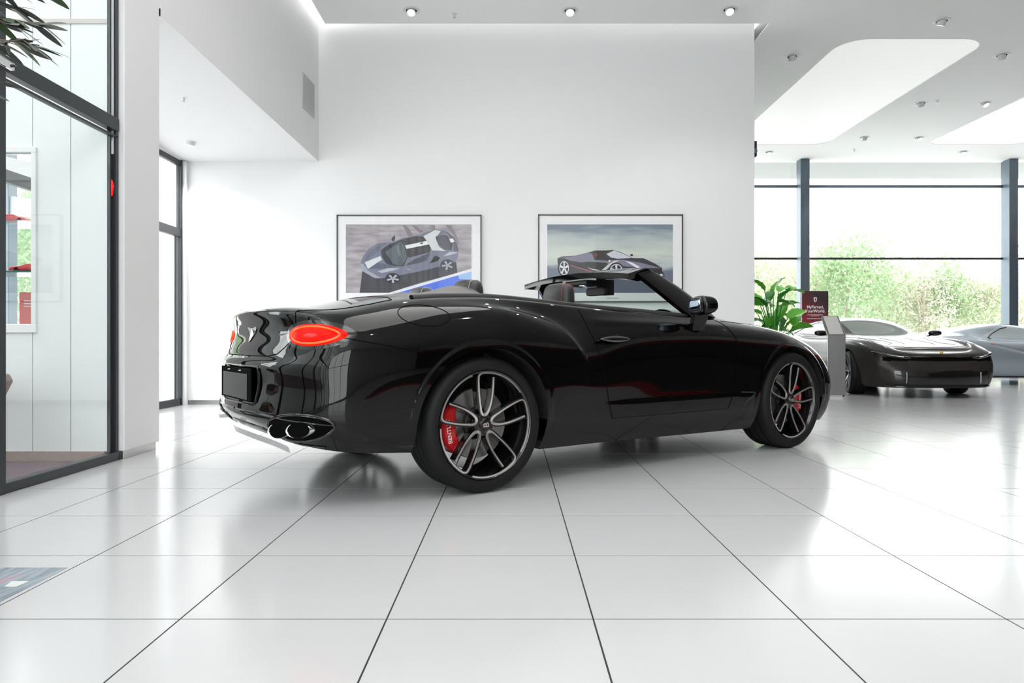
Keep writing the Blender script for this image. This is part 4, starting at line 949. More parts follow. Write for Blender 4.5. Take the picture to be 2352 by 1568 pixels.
# grey front-engined coupe seen from its nose
g2 = thing('grey_coupe', 'warm grey sports coupe facing forward behind the steel stand by the windows', 'car', (6.22, 13.97, 0), R(-88.5))
ST2 = [(-.65, .93, .17, .90, .72, .94, .45, .965, .975), (-.35, .975, .15, .95, .72, .97, .50, 1.035, 1.06), (0, .985, .15, .965, .71, .98, .53, 1.10, 1.14), (.35, .98, .15, .94, .71, .955, .54, 1.165, 1.21), (.7, .96, .14, .90, .71, .925, .55, 1.21, 1.255),
 (1.05, .95, .14, .88, .71, .905, .55, 1.22, 1.27), (1.4, .95, .14, .875, .72, .90, .54, 1.175, 1.235), (1.7, .955, .14, .875, .73, .90, .55, 1.065, 1.12), (1.95, .965, .14, .88, .74, .90, .58, .965, 1.0), (2.2, .975, .14, .885, .76, .905, .60, .90, .905),
 (2.45, .985, .14, .88, .77, .895, .60, .87, .865), (2.7, .985, .14, .865, .77, .88, .60, .845, .84), (2.95, .98, .14, .835, .75, .85, .58, .81, .805), (3.15, .965, .145, .79, .72, .805, .56, .77, .77), (3.32, .93, .15, .735, .68, .75, .52, .73, .735)]
CR2 = [(-.98, .86, .28, .86, .60, .90, .40, .92, .93, 0, REAR), (-.96, .86, .28, .86, .60, .90, .40, .92, .93, .35, REAR), (-.90, .88, .24, .87, .62, .91, .42, .925, .935, .70, REAR), (-.80, .91, .20, .885, .66, .92, .43, .935, .945, .93, REAR)]
CF2 = [(3.46, .90, .15, .69, .66, .705, .50, .695, .705, .95, [x*.5 for x in FRONT]), (3.58, .86, .15, .66, .62, .675, .48, .68, .69, .74, FRONT), (3.65, .84, .15, .645, .60, .66, .46, .67, .68, .38, FRONT), (3.67, .84, .15, .64, .60, .655, .46, .665, .675, 0, FRONT)]
B2 = Body(coupe(ST2, CR2, CF2)).mesh([(0, .345), (2.67, .345)], .375, per=8, nlo=34, nhi=30)
def cls2(x, y, z, u, v):
    if x > 3.38 and .20 < z < .40 and -y < .70-.0*z and v < 6: return 'grille'
    if x > 3.25 and .545 < z < .60 and v < 7.5 and -y < .82: return 'nose_slot'
    if v > 10.12 and 1.32 < x < 2.12: return 'windscreen'
    if v > 10.12 and -.45 < x < .35: return 'rear_window'
    if 8.25 < v < 9.75 and .05 < x < 1.78-(v-8.25)*.28: return 'side_window'
    return 'bodyshell'
M['cg'] = mat('greenish_glass_surface', (.14, .165, .15), .04, spec=.7, coat=0, noise=.03)
M['sg'] = mat('pale_side_glass', (.42, .47, .49), .05, spec=.7, coat=0, noise=.03)
for Bd, cf, par, pm, ws_ in ((B2, cls2, g2, 'grey', (0, 2.67)),):
    Kx = Bd.parts(cf)
    for nm in sorted(set(Kx)):
        mm = {'bodyshell': pm, 'grille': 'blackgloss', 'nose_slot': 'gap', 'windscreen': 'cg', 'rear_window': 'cg', 'side_window': 'sg'}[nm]
        if nm == 'side_window':
            for sd in (1, -1): Bd.build(np.where(Kx == nm)[0], nm, M[mm], par, (sd,))
        else: Bd.build(np.where(Kx == nm)[0], nm, M[mm], par)
    liners(Bd, ws_, .345, .375, par)
L = B2.line([(-.0, .165), (-.5, .165), (-.80, .172)], 'front', 40); L = [p+Vector((.03, 0, -.005)) for p in L]
m = MB(); n = len(L); A2 = L+mirror(L[::-1])[1:]; n = len(A2); m.add([p for p in A2]+[p+Vector((-.16, 0, .0)) for p in A2]+[p+Vector((-.16, 0, .018)) for p in A2]+[p+Vector((0, 0, .014)) for p in A2], [(j*n+i, j*n+i+1, ((j+1) % 4)*n+i+1, ((j+1) % 4)*n+i) for i in range(n-1) for j in range(4)]); m.build('front_splitter', M['blackgloss'], g2, smooth=True, ang=30)
for sd in (1, -1):
    f_ = (lambda l: l) if sd > 0 else mirror
    L = B2.line([(-.90, .66), (-.80, .635), (-.62, .60), (-.45, .585)], 'front', 24)
    if len(L) > 3:
        hl = MB().tube(f_(L), [.024]*(len(L)-4)+[.02, .015, .01, .004], 8).build('headlamp', M['blackgloss'], g2, smooth=True)
        MB().tube([p+Vector((.018, 0, .008)) for p in f_(L)[2:-6]], .005, 6).build('light_strip', mat('white_lamp_strip', (.8, .8, .8), .2, emis=(1, 1, 1), es=.6, noise=.01) if sd > 0 else bpy.data.materials['white_lamp_strip'], hl)
    L = B2.line([(-.55, .38), (-.55, .22)], 'front', 8); MB().tube(f_([p+Vector((.006, 0, 0)) for p in L]), .008, 6).build('grille_strut', M['steel'], g2)
    v, f = sell((0, 0, 0), (.06, .11, .05), .8, .8); e = MB().add(v, f).build('door_mirror', M['blackgloss'], g2, smooth=True, loc=(1.86, sd*-.99, .975))
    MB().bar((0, 0, -.01), (.02, sd*.14, -.05), .05, .02).build('mirror_arm', M['blackgloss'], e)
for pts in ([(2.25, -.55), (2.6, -.42), (2.95, -.38), (3.1, -.52)], [(2.3, -.22), (2.7, -.18), (3.05, -.24)]):
    L = B2.line(pts, 'top', 30); q = MB().tube(L, .004, 6); q.build('bonnet_crease', M['gap'], g2); mir(q).build('bonnet_crease', M['gap'], g2)
L = B2.line([(3.28, -.001), (3.27, -.35), (3.2, -.6), (3.05, -.74), (2.3, -.80)], 'top', 50); q = MB().tube(L, .004, 6); q.build('bonnet_gap', M['gap'], g2); mir(q).build('bonnet_gap', M['gap'], g2)
L = B2.line([(1.80, .915), (1.42, 1.125), (1.0, 1.18), (.5, 1.13), (.06, .985), (.6, .93), (1.8, .915)], 'side', 70)
for sd in (1, -1): MB().tube(L if sd > 0 else mirror(L), .011, 6).build('window_surround', M['blackgloss'], g2, smooth=True)
h = B2.hit((6, -.001, .655), (-1, 0, 0))
if h: MB().box((h.x-.01, -.022, .63), (h.x+.008, .022, .68)).build('nose_badge', mat('yellow_enamel', (.75, .5, .08), .3, noise=.05), g2, bevel=.004)
MB().box((3.60, -.17, .26), (3.69, .02, .34)).build('sensor_cover', M['blackmatte'], g2, bevel=.006)
MB().box((-.7, -.6, .16), (3.3, .6, .25)).build('underbody', M['blackmatte'], g2)
for x in (0, 2.67):
    for sd in (-1, 1): wheel_at(g2, x, sd*.955, .345, sd, simple_wheel, steer=R(-16) if x > 1 else 0)
# silver mid-engined car at the right edge
g3 = thing('silver_car', 'silver blue low sports car cut off by the right edge of the photo', 'car', (8.72, 14.40, 0), R(-3))
ST3 = [(-.65, .95, .22, .86, .74, .90, .50, .93, .935), (-.35, .985, .18, .90, .76, .94, .48, .99, 1.0), (0, .995, .16, .905, .76, .945, .46, 1.05, 1.07), (.35, .985, .15, .87, .74, .92, .48, 1.11, 1.13), (.7, .965, .14, .84, .72, .88, .50, 1.15, 1.18),
 (1.05, .955, .14, .83, .71, .865, .50, 1.15, 1.19), (1.4, .955, .14, .82, .72, .85, .50, 1.09, 1.13), (1.75, .96, .14, .81, .73, .835, .54, .96, .99), (2.1, .97, .14, .80, .75, .82, .58, .84, .85), (2.45, .975, .14, .79, .76, .80, .58, .77, .76), (2.75, .97, .14, .76, .74, .77, .56, .72, .71), (3.05, .955, .14, .70, .70, .71, .52, .66, .65), (3.3, .92, .15, .62, .64, .63, .48, .60, .59)]
CF3 = [(3.48, .88, .15, .55, .60, .56, .46, .55, .545, .95, [x*.5 for x in FRONT]), (3.60, .86, .15, .50, .58, .51, .44, .51, .50, .72, FRONT), (3.66, .84, .15, .48, .56, .49, .42, .49, .48, .36, FRONT), (3.68, .84, .15, .47, .56, .48, .42, .48, .475, 0, FRONT)]
CR3 = [(c_[0], c_[1], c_[2], .82, .62, .86, .42, .89, .90, c_[9], c_[10]) for c_ in CR2]
def disp3(p, u, v):
    p = p.copy(); x, z = p[..., 0], p[..., 2]
    # sculpted side scoop sweeping back from the door
    t = np.clip((x-.42)/1.9, 0, 1); zc = .80-.42*t; hw = .03+.10*t; wgt = sm((x-.40)/.15)*sm((2.2-x)/.3)*(np.abs(p[..., 1]) > .6)
    p[..., 1] += .05*wgt*sm((zc+hw*.3-z)/.03)*sm((z-zc+hw*1.6)/.14)
    return p
B3 = Body(coupe(ST3, CR3, CF3), disp3).mesh([(0, .345), (2.65, .345)], .375, per=8, nlo=40, nhi=30)
def cls3(x, y, z, u, v):
    if v > 10.12 and 1.25 < x < 2.05: return 'windscreen'
    if 8.2 < v < 9.75 and .42+(v-8.2)*.25 < x < 1.85-(v-8.2)*.28: return 'side_window'
    return 'bodyshell'
Kx = B3.parts(cls3)
for nm in sorted(set(Kx)):
    mm = {'bodyshell': 'silver', 'windscreen': 'cg', 'side_window': 'sg'}[nm]
    if nm == 'side_window':
        for sd in (1, -1): B3.build(np.where(Kx == nm)[0], nm, M[mm], g3, (sd,))
    else: B3.build(np.where(Kx == nm)[0], nm, M[mm], g3)
liners(B3, (0, 2.65), .345, .375, g3)
L = B3.line([(.42, .165), (2.2, .16)], 'side', 30)
for sd in (1, -1): MB().tube([p+Vector((0, 0, -.0)) for p in (L if sd > 0 else mirror(L))], .016, 6).build('side_skirt', M['blackgloss'], g3, smooth=True)
L = B3.line([(.55, .875), (.50, .90), (.62, .98), (.82, 1.08), (.95, 1.105)], 'side', 30)
if len(L) > 3:
    for sd in (1, -1): MB().tube(L if sd > 0 else mirror(L), .010, 6).build('window_frame', M['blackgloss'], g3, smooth=True)
for sd in (1, -1):
    v, f = sell((1.62, sd*-1.0, .955), (.07, .12, .05), .8, .8); MB().add(v, f).build('door_mirror', M['silver'], g3, smooth=True)
    h = B3.hit((.46, -2, .78), (0, 1, 0))
    if h: v, f = sell((.46, h.y*sd, .78), (.035, .008, .014), .8, .8); MB().add(v, f).build('side_marker', M['redbox'], g3)
MB().box((-.7, -.6, .16), (3.3, .6, .25)).build('underbody', M['blackmatte'], g3)
for x in (0, 2.65):
    for sd in (-1, 1): wheel_at(g3, x, sd*.965, .345, sd, simple_wheel)
# ------------------------------------------------------------ steel stand, sign, plants
t = thing('steel_stand', 'brushed steel information stand with slanted top between the cars', 'stand', (4.915, 10.70, 0))
t.rotation_euler = (0, 0, R(-12)); m = MB(); m.prism([(0, 0, .018), (0, 0, .925), (0, .46, 1.235), (0, .47, 1.20), (0, .05, .90), (0, .05, .018)], (.25, 0, 0)); m.v = [(x-.125, y, z) for x, y, z in m.v]; m.build('body', M['standsteel'], t, bevel=.003, seg=1)
m = MB(); m.prism([(0, .02, .9405), (0, .44, 1.223), (0, .44, 1.227), (0, .02, .9445)], (.20, 0, 0)); m.v = [(x-.10, y, z) for x, y, z in m.v]; m.build('information_plate', mat('satin_grey_plate', (.5, .49, .48), .35, metal=.6, noise=.03), t)
for x in (-.1, .1):
    for y in (.025,): MB().lathe([(0, 0), (.014, 0), (.014, .02), (0, .02)], 'z', 12, (x, y, 0)).build('foot', M['blackmatte'], t)
t = thing('advertising_sign', 'dark red sign with white lettering standing in front of the window post', 'sign', (6.66, 15.55, 0))
def red_fade():
    m = mat('dark_red_print', (.12, .02, .025), .4); nt = m.node_tree; tc = nt.nodes.new('ShaderNodeTexCoord'); sp = nt.nodes.new('ShaderNodeSeparateXYZ'); mr = nt.nodes.new('ShaderNodeMapRange'); r = nt.nodes.new('ShaderNodeValToRGB')
    nt.links.new(tc.outputs['Object'], sp.inputs[0]); ad = nt.nodes.new('ShaderNodeMath'); ad.operation = 'ADD'; nt.links.new(sp.outputs[0], ad.inputs[0]); nt.links.new(sp.outputs[2], ad.inputs[1])
    mr.inputs[1].default_value = 1.0; mr.inputs[2].default_value = 1.9; nt.links.new(ad.outputs[0], mr.inputs[0]); nt.links.new(mr.outputs[0], r.inputs[0]); r.color_ramp.elements[0].color = (.32, .03, .05, 1); r.color_ramp.elements[1].color = (.045, .03, .035, 1)
    nt.links.new(r.outputs[0], nt.nodes['Principled BSDF'].inputs['Base Color']); return m
pn_ = MB().box((-.29, -.02, .06), (.29, .02, 1.94)).build('panel', red_fade(), t, bevel=.004)
MB().box((-.32, -.2, 0), (.32, .2, .03)).box((-.29, -.012, .02), (.29, .012, .08)).build('base', M['blackmatte'], t)
for s_, z, sz, b_ in (('MyFerrari,', 1.585, .088, True), ('YourWorld.', 1.495, .088, True), ('Discover the app and the world around you', 1.41, .022, False), ('for every owner', 1.383, .020, False), ('Scan, sign in and enjoy the experience', 1.325, .022, False), ('available now for your phone', 1.22, .020, False)):
    if sz < .05: continue
    me = text_mesh(s_, sz, .001, b_); me.materials.append(M['lettering']); link('lettering', me, t, (0, -.0215, z), (R(90), 0, 0))
for z, w_ in ((1.41, .17), (1.385, .09), (1.325, .18), (1.22, .19)): MB().box((-w_, -.0225, z), (w_, -.0205, z+.010)).build('small_print_line', M['lettering'], t)
m = MB(); m.prism([(-.034, 0, 1.80), (.034, 0, 1.80), (.034, 0, 1.74), (.02, 0, 1.70), (-.02, 0, 1.70), (-.034, 0, 1.74)], (0, -.002, 0)); m.v = [(x, y-.0205, z) for x, y, z in m.v]; lg = m.build('shield_logo', M['lettering'], t)
MB().box((-.008, -.0240, 1.72), (.010, -.0225, 1.78)).build('logo_mark', M['gap'], lg)
# broad-leaved plant
def paddle(L_, W_, fold=.12, droop=.25, wig=.006):
    V = []; F = []; n = 12
    for i in range(n+1):
        t = i/n; w_ = W_*math.sin(math.pi*min(1, t*.98+.02))**.62*(1-.25*t); z = -droop*L_*t*t
        for s_ in (-1, -.5, 0, .5, 1): V.append((L_*t, s_*w_, z+fold*abs(s_)*w_*1.5+wig*math.sin(t*24+s_*3)))
    for i in range(n):
        for k in range(4): F.append((i*5+k, i*5+5+k, i*5+6+k, i*5+k+1))
    return V, F
pm_ = []
for k, (L_, W_, dr) in enumerate(((.34, .10, .15), (.30, .085, .45), (.38, .12, .3))):
    o = MB().add(*paddle(L_, W_, .35, dr)).build('leaf_src', M['leaf_big' if k != 1 else 'leaf_big2'], smooth=True); pm_.append(o.data); bpy.data.objects.remove(o)
pl_ = thing('potted_plant', 'broad leaved green plant in a white pot between the wall end and the grey coupe', 'plant', (4.55, 12.3, 0))
MB().lathe([(0, 0), (.20, 0), (.24, .5), (.22, .5), (.21, .45), (0, .45)], 'z', 40).build('planter', M['pot'], pl_, smooth=True, ang=40)
rnd = random.Random(11)
for k in range(34):
    az = rnd.uniform(0, 2*math.pi); hgt = rnd.uniform(.95, 1.72); sp_ = rnd.uniform(.08, .30)*(1.9-hgt*.6); tip = Vector((math.cos(az)*sp_, math.sin(az)*sp_, hgt))
    st_ = spline([(math.cos(az)*.05, math.sin(az)*.05, .45), (math.cos(az)*sp_*.35, math.sin(az)*sp_*.35, .45+(hgt-.45)*.55), tip], 5); MB().tube(st_, .007, 5).build('stem', M['leaf_big2'], pl_)
    o = link('leaf', pm_[rnd.randrange(3)], pl_, tip, (rnd.uniform(-.7, .7), rnd.uniform(-1.1, .25), az+rnd.uniform(-.7, .7))); 
    sc_ = rnd.uniform(.85, 1.25); o.scale = (sc_, sc_, sc_)
# olive tree whose branches reach into the top left corner
ol = thing('olive_tree', 'slender grey green olive branches hanging into the top left corner', 'tree', (-1.95, 2.15, 0))
MB().lathe([(0, 0), (.17, 0), (.20, .42), (.18, .42), (.17, .38), (0, .38)], 'z', 40).build('planter', M['pot'], ol, smooth=True, ang=40)
MB().tube(spline([(0, 0, .38), (.03, .02, .9), (-.03, .03, 1.4), (.02, 0, 1.9), (.05, .02, 2.2)], 6), [.03*(1-.5*k/25) for k in range(25)], 8).build('trunk', M['bark'], ol, smooth=True)
lm = []
for k in range(2):
    V, F = paddle(.125, .0145, .1, .12 if k else .02, 0); o = MB().add(V, F).build('leaf_src', M['olive' if k == 0 else 'olive2'], smooth=True); lm.append(o.data); bpy.data.objects.remove(o)
rnd = random.Random(5)
def branch(p0, p1, sag, nl, base=Vector((0, 0, 0))):
    a, b_ = Vector(p0), Vector(p1); mid = a.lerp(b_, .5)+Vector((0, 0, sag)); L = spline([a, mid, b_], 8); MB().tube(L, [.006*(1-.75*k/(len(L)-1)) for k in range(len(L))], 6).build('branch', M['bark'], ol, smooth=True)
    for k in range(nl):
        t = .25+.75*k/nl; i = min(len(L)-2, int(t*(len(L)-1))); p = L[i].lerp(L[i+1], t*(len(L)-1)-i); d = (L[i+1]-L[i]).normalized(); az = math.atan2(d.y, d.x)
        sd = 1 if k % 2 else -1; o = link('leaf', lm[0 if rnd.random() < .85 else 1], ol, p, (rnd.uniform(-.8, .8), rnd.uniform(.05, .75), az+sd*rnd.uniform(.1, .9))); s_ = rnd.uniform(.6, 1.0); o.scale = (s_, s_*rnd.uniform(.9, 1.5), s_)
def W(px, py, Y): return Vector(((px-1176)/1624*Y+1.95, Y-2.15, .83-(py-785)/1624*Y))
branch((.03, .0, 1.75), W(105, 60, 2.25), .05, 20); branch((.03, 0, 1.72), W(90, 105, 2.15), .03, 20); branch((.02, 0, 1.85), W(118, -15, 2.3), .06, 14)
branch((.02, 0, 1.6), W(60, 90, 2.05), .03, 18); branch((0, 0, 1.62), W(5, 190, 2.1), .0, 8); branch((.02, 0, 1.8), W(50, 20, 2.3), .06, 18); branch((.02, 0, 1.8), W(40, 60, 2.2), .04, 16)
for az in (100, 150, 200, 250, 300): branch((0, 0, 1.7+.001*az), (.55*math.cos(R(az)), .55*math.sin(R(az)), 2.0), .1, 14)
# floor poster and pictures
def streak(name, stops, scale=(1, 1, 1), ns=3, rot=0, dist=0):
    m = mat(name, (.5, .5, .5), .35); nt = m.node_tree; tc = nt.nodes.new('ShaderNodeTexCoord'); mp = nt.nodes.new('ShaderNodeMapping'); n = nt.nodes.new('ShaderNodeTexNoise'); r = nt.nodes.new('ShaderNodeValToRGB')
    mp.inputs['Scale'].default_value = scale; mp.inputs['Rotation'].default_value = (0, rot if dist == 0 else 0, rot if dist else 0); n.inputs['Scale'].default_value = ns; n.inputs['Detail'].default_value = 6
    nt.links.new(tc.outputs['Object'], mp.inputs[0]); nt.links.new(mp.outputs[0], n.inputs['Vector']); nt.links.new(n.outputs['Fac'], r.inputs['Fac'])
    r.color_ramp.elements[0].position = .3; r.color_ramp.elements[1].position = .7
    r.color_ramp.elements[0].color = (*stops[0], 1); r.color_ramp.elements[1].color = (*stops[1], 1)
    nt.links.new(r.outputs[0], nt.nodes['Principled BSDF'].inputs['Base Color']); return m
fp = thing('floor_poster', 'blue grey printed floor sticker at the bottom left edge', 'poster', (-1.632, 2.592, 0))
MB().box((-1.1, -.60, .0002), (0, 0, .0016)).build('sheet', streak('blue_grey_streaks', ((.10, .13, .16), (.38, .44, .48)), (9, 1.2, 1), 4, .12, 1), fp)
MB().prism([(-.037, -.147, .0016), (-.099, -.147, .0016), (-.083, -.203, .0016), (-.044, -.203, .0016)], (0, 0, .0004)).build('printed_label', mat('pale_print', (.62, .66, .62), .4, noise=.08, nscale=30), fp)
MB().prism([(-.110, -.080, .0016), (-.128, -.080, .0016), (-.150, -.19, .0016), (-.126, -.19, .0016)], (0, 0, .0003)).build('printed_streak', mat('pink_print', (.42, .25, .30), .4, noise=.1), fp)
def c8(r, g, b): f = lambda v: (v/255/12.92 if v <= 10 else ((v/255+.055)/1.055)**2.4); return (f(r), f(g), f(b))
pmats = {}
def pcol(c):
    if c not in pmats: pmats[c] = mat('print_%d_%d_%d' % c, c8(*c), .4, noise=.06, nscale=14)
    return pmats[c]
def picture(name, label, x0, x1, y0, y1, px0, px1, py0, py1, bg, polys, zx, extra=None):
    Yp = WY-.035; X = lambda px: (px-1176)/1624*Yp; Z = lambda py: .83-(py-785)/1624*Yp
    t = thing('framed_picture', label, 'picture', (X((x0+x1)/2), WY, Z(y1)), 0, 'framed car pictures on the back wall')
    ox, oz = t.location.x, t.location.z; l, r, tp, bt = X(x0)-ox, X(x1)-ox, Z(y0)-oz, 0; f_ = .016
    MB().box((l, -.035, bt), (l+f_, 0, tp)).box((r-f_, -.035, bt), (r, 0, tp)).box((l, -.035, tp-f_), (r, 0, tp)).box((l, -.035, bt), (r, 0, bt+f_)).build('frame', M['pframe'], t)
    MB().box((l+f_, -.025, bt+f_), (r-f_, -.004, tp-f_)).build('mount', M['mount'], t)
    MB().box((X(px0)-ox, -.027, Z(py1)-oz), (X(px1)-ox, -.0245, Z(py0)-oz)).build('print', bg, t)
    m = MB(); ms = []; d = .0270
    a, b0, sc_ = zx
    for c_, pl in polys:
        mt_ = pcol(c_)
        if mt_ not in ms: ms.append(mt_)
        if pl[0] == 'e': pl = [(pl[1]+pl[3]*math.cos(k*math.pi/12), pl[2]+pl[4]*math.sin(k*math.pi/12)) for k in range(24)]
        P = [(X(min(max(a+u/sc_, px0), px1))-ox, -d, Z(min(max(b0+v/sc_, py0), py1))-oz) for u, v in pl]; m.cur = ms.index(mt_); m.prism(P, (0, -.0003, 0)); d += .00015
    m.build('printed_car', ms, t)
    MB().box((l+f_, -.034, bt+f_), (r-f_, -.032, tp-f_)).build('picture_glass', M['picglass'], t)
    return t
def spk(cx, cy, rx, ry, n, c_, w=.16, ph=0):
    o = []
    for k in range(n):
        a = ph+2*math.pi*k/n; o.append((c_, [(cx+rx*math.cos(a-w), cy+ry*math.sin(a-w)), (cx+rx*math.cos(a+w), cy+ry*math.sin(a+w)), (cx+rx*.15*math.cos(a+1), cy+ry*.15*math.sin(a+1)), (cx+rx*.15*math.cos(a-1), cy+ry*.15*math.sin(a-1))]))
    return o
mv, dk = (128, 118, 126), (50, 48, 58)
P1 = [(mv, [(1070, 310), (1160, 480), (1250, 480), (1130, 310)]), (mv, [(1200, 310), (1330, 430), (1400, 415), (1260, 310)]), (mv, [(1480, 310), (1490, 385), (1570, 385), (1560, 310)]), (mv, [(1720, 310), (1820, 440), (1900, 600), (1930, 600), (1890, 470), (1800, 310)]),
 (dk, [(470, 1000), (430, 1325), (880, 1325), (1330, 1180), (1900, 1030), (1880, 860), (1500, 900), (700, 1080)]), ((222, 224, 232), [(870, 1325), (2110, 965), (2110, 1005), (1010, 1325)]), ((74, 112, 222), [(1010, 1325), (2110, 1005), (2110, 1325)]), ((150, 190, 232), [(1905, 1065), (2110, 1005), (2110, 1130), (1925, 1120)]),
 ((112, 114, 134), [(440, 890), (470, 800), (560, 670), (700, 580), (860, 565), (930, 570), (1080, 500), (1260, 475), (1420, 420), (1560, 382), (1700, 385), (1800, 450), (1890, 580), (1915, 700), (1905, 800), (1850, 880), (1640, 930), (1400, 990), (1060, 1060), (760, 1110), (640, 1100), (470, 1000)]),
 ((152, 157, 172), [(440, 890), (480, 890), (560, 1000), (700, 1075), (745, 1095), (720, 1112), (640, 1100), (470, 1000)]), ((96, 100, 116), [(500, 840), (600, 690), (740, 590), (850, 575), (640, 760), (520, 850)]), ((206, 212, 214), [(505, 870), (740, 775), (765, 830), (555, 968)]), ((84, 90, 108), [(560, 968), (700, 870), (840, 900), (1000, 935), (760, 965)]), ((176, 180, 190), [(700, 1005), (860, 955), (1040, 960), (900, 1000), (760, 1030)]),
 ((34, 38, 44), [(745, 690), (860, 605), (1060, 530), (1110, 600), (1165, 770), (1090, 930), (960, 928), (830, 890), (765, 790)]), ((74, 86, 94), [(815, 715), (1050, 548), (1100, 630), (1140, 800), (1060, 930), (935, 895)]), ((98, 110, 118), [(980, 640), (1020, 600), (1060, 800), (1010, 760)]),
 ((50, 44, 50), [(1060, 528), (1260, 478), (1400, 482), (1500, 640), (1480, 720), (1170, 800), (1105, 620)]), ((224, 228, 226), [(1110, 618), (1440, 548), (1470, 600), (1135, 668)]), ((24, 24, 28), [(1330, 585), (1390, 565), (1370, 598)]), ((62, 66, 78), [(1100, 922), (1240, 830), (1490, 725), (1440, 840), (1330, 880)]),
 ((204, 208, 208), [(1385, 480), (1560, 385), (1650, 400), (1570, 510), (1625, 640), (1720, 700), (1520, 690), (1450, 560)]), ((72, 70, 84), [(1570, 480), (1700, 460), (1800, 560), (1810, 690), (1700, 680), (1610, 600)]), ((46, 40, 46), [(1600, 455), (1740, 470), (1830, 590), (1805, 690), (1780, 670), (1790, 580), (1720, 490)]), ((84, 78, 88), [(1740, 405), (1850, 500), (1910, 640), (1915, 710), (1840, 690), (1840, 590)]), ((226, 228, 228), [(1775, 520), (1830, 510), (1855, 560), (1800, 575)]),
 ((22, 22, 26), [(1480, 888), (1560, 768), (1645, 800), (1600, 850)]), ((178, 180, 196), [(1680, 780), (1780, 715), (1910, 720), (1800, 760)]), ((22, 22, 30), ('e', 930, 1110, 112, 82)), ((22, 22, 30), ('e', 1748, 915, 108, 90)), ((140, 140, 150), [(1125, 970), (1160, 950), (1210, 985), (1190, 1000)]), ((40, 40, 44), [(905, 515), (955, 460), (968, 505), (945, 560), (925, 555)])]
P1 += spk(930, 1115, 92, 64, 5, (170, 172, 186), .22, .3)+spk(1748, 915, 86, 70, 5, (160, 162, 176), .2, .5)
picture('p', 'framed picture of a silver sports car from above, hanging left', 773, 1106, 494, 695, 794, 1083, 516, 673, streak('mauve_asphalt_print', (c8(132, 124, 132), c8(178, 172, 176)), (1, 1, 5), 4, .35), P1, (760, 470, 6.533))
def skyp():
    m = mat('pale_sky_print', (.5, .5, .5), .4); nt = m.node_tree; tc = nt.nodes.new('ShaderNodeTexCoord'); sp = nt.nodes.new('ShaderNodeSeparateXYZ'); r = nt.nodes.new('ShaderNodeValToRGB'); n = nt.nodes.new('ShaderNodeTexNoise'); ad = nt.nodes.new('ShaderNodeMath'); ad.operation = 'MULTIPLY_ADD'; mp = nt.nodes.new('ShaderNodeMapping'); mp.inputs['Scale'].default_value = (1, 1, 6)
    nt.links.new(tc.outputs['Object'], sp.inputs[0]); nt.links.new(tc.outputs['Object'], mp.inputs[0]); nt.links.new(mp.outputs[0], n.inputs['Vector']); n.inputs['Scale'].default_value = 2
    nt.links.new(n.outputs['Fac'], ad.inputs[0]); ad.inputs[1].default_value = .35; mr = nt.nodes.new('ShaderNodeMapRange'); mr.inputs[1].default_value = .2; mr.inputs[2].default_value = 1.15; nt.links.new(sp.outputs[2], mr.inputs[0]); nt.links.new(mr.outputs[0], ad.inputs[2]); nt.links.new(ad.outputs[0], r.inputs[0])
    e = r.color_ramp.elements; e[0].position = .18; e[0].color = (*c8(92, 96, 118), 1); e[1].position = 1.0; e[1].color = (*c8(118, 130, 144), 1)
    for p_, c_ in ((.40, (100, 106, 126)), (.50, (176, 186, 184)), (.62, (200, 206, 196)), (.85, (170, 180, 180))): x_ = e.new(p_); x_.color = (*c8(*c_), 1)
    nt.links.new(r.outputs[0], nt.nodes['Principled BSDF'].inputs['Base Color']); return m
P2 = [((46, 44, 60), [(380, 900), (420, 980), (900, 1010), (1340, 1000), (1900, 1040), (1880, 960)]), ((40, 38, 50), [(372, 770), (430, 742), (620, 730), (830, 680), (900, 655), (1060, 655), (1160, 648), (1260, 672), (1450, 765), (1600, 765), (1760, 840), (1860, 900), (1870, 1000), (1800, 1020), (1340, 975), (1100, 950), (900, 965), (560, 1000), (400, 960), (382, 900)]),
 ((118, 116, 134), [(400, 760), (620, 735), (800, 690), (870, 700), (900, 790), (1080, 800), (1300, 785), (1560, 830), (1850, 905), (1600, 905), (1340, 880), (1100, 848), (760, 832), (560, 800), (470, 765)]), ((196, 196, 206), [(1070, 705), (1180, 655), (1260, 682), (1435, 762), (1230, 772), (1135, 755)]), ((20, 16, 20), [(865, 705), (900, 660), (1060, 658), (1045, 720), (1095, 775), (940, 780)]), ((120, 36, 40), [(900, 700), (940, 690), (945, 745), (900, 740)]),
 ((12, 10, 14), [(560, 850), (800, 815), (1085, 830), (1040, 920), (860, 955), (640, 905)]), ((200, 196, 200), [(800, 895), (860, 915), (1000, 940), (1090, 860), (1180, 800), (1260, 795), (1150, 850), (1070, 930), (1000, 950), (860, 930)]), ((180, 90, 96), [(560, 862), (880, 955), (870, 965), (556, 872)]), ((12, 10, 14), [(1340, 905), (1860, 915), (1862, 1000), (1780, 1010), (1360, 965)]), ((228, 226, 230), [(1850, 985), (1880, 1010), (1780, 1030), (1800, 1020)]), ((222, 222, 232), [(1330, 800), (1440, 830), (1560, 895), (1500, 905), (1430, 860)]), ((26, 22, 34), [(1560, 790), (1640, 800), (1830, 880), (1700, 855), (1620, 830)]),
 ((14, 12, 16), ('e', 470, 905, 92, 125)), ((206, 208, 216), ('e', 470, 905, 68, 100)), ((28, 26, 32), ('e', 470, 905, 58, 88)), ((14, 12, 16), ('e', 1212, 940, 110, 115)), ((206, 208, 216), ('e', 1212, 945, 92, 98)), ((28, 26, 32), ('e', 1212, 945, 80, 86)), ((20, 18, 22), ('e', 972, 755, 38, 22)), ((20, 18, 22), ('e', 1430, 722, 20, 16)), ((224, 226, 230), ('e', 1115, 805, 14, 14))]
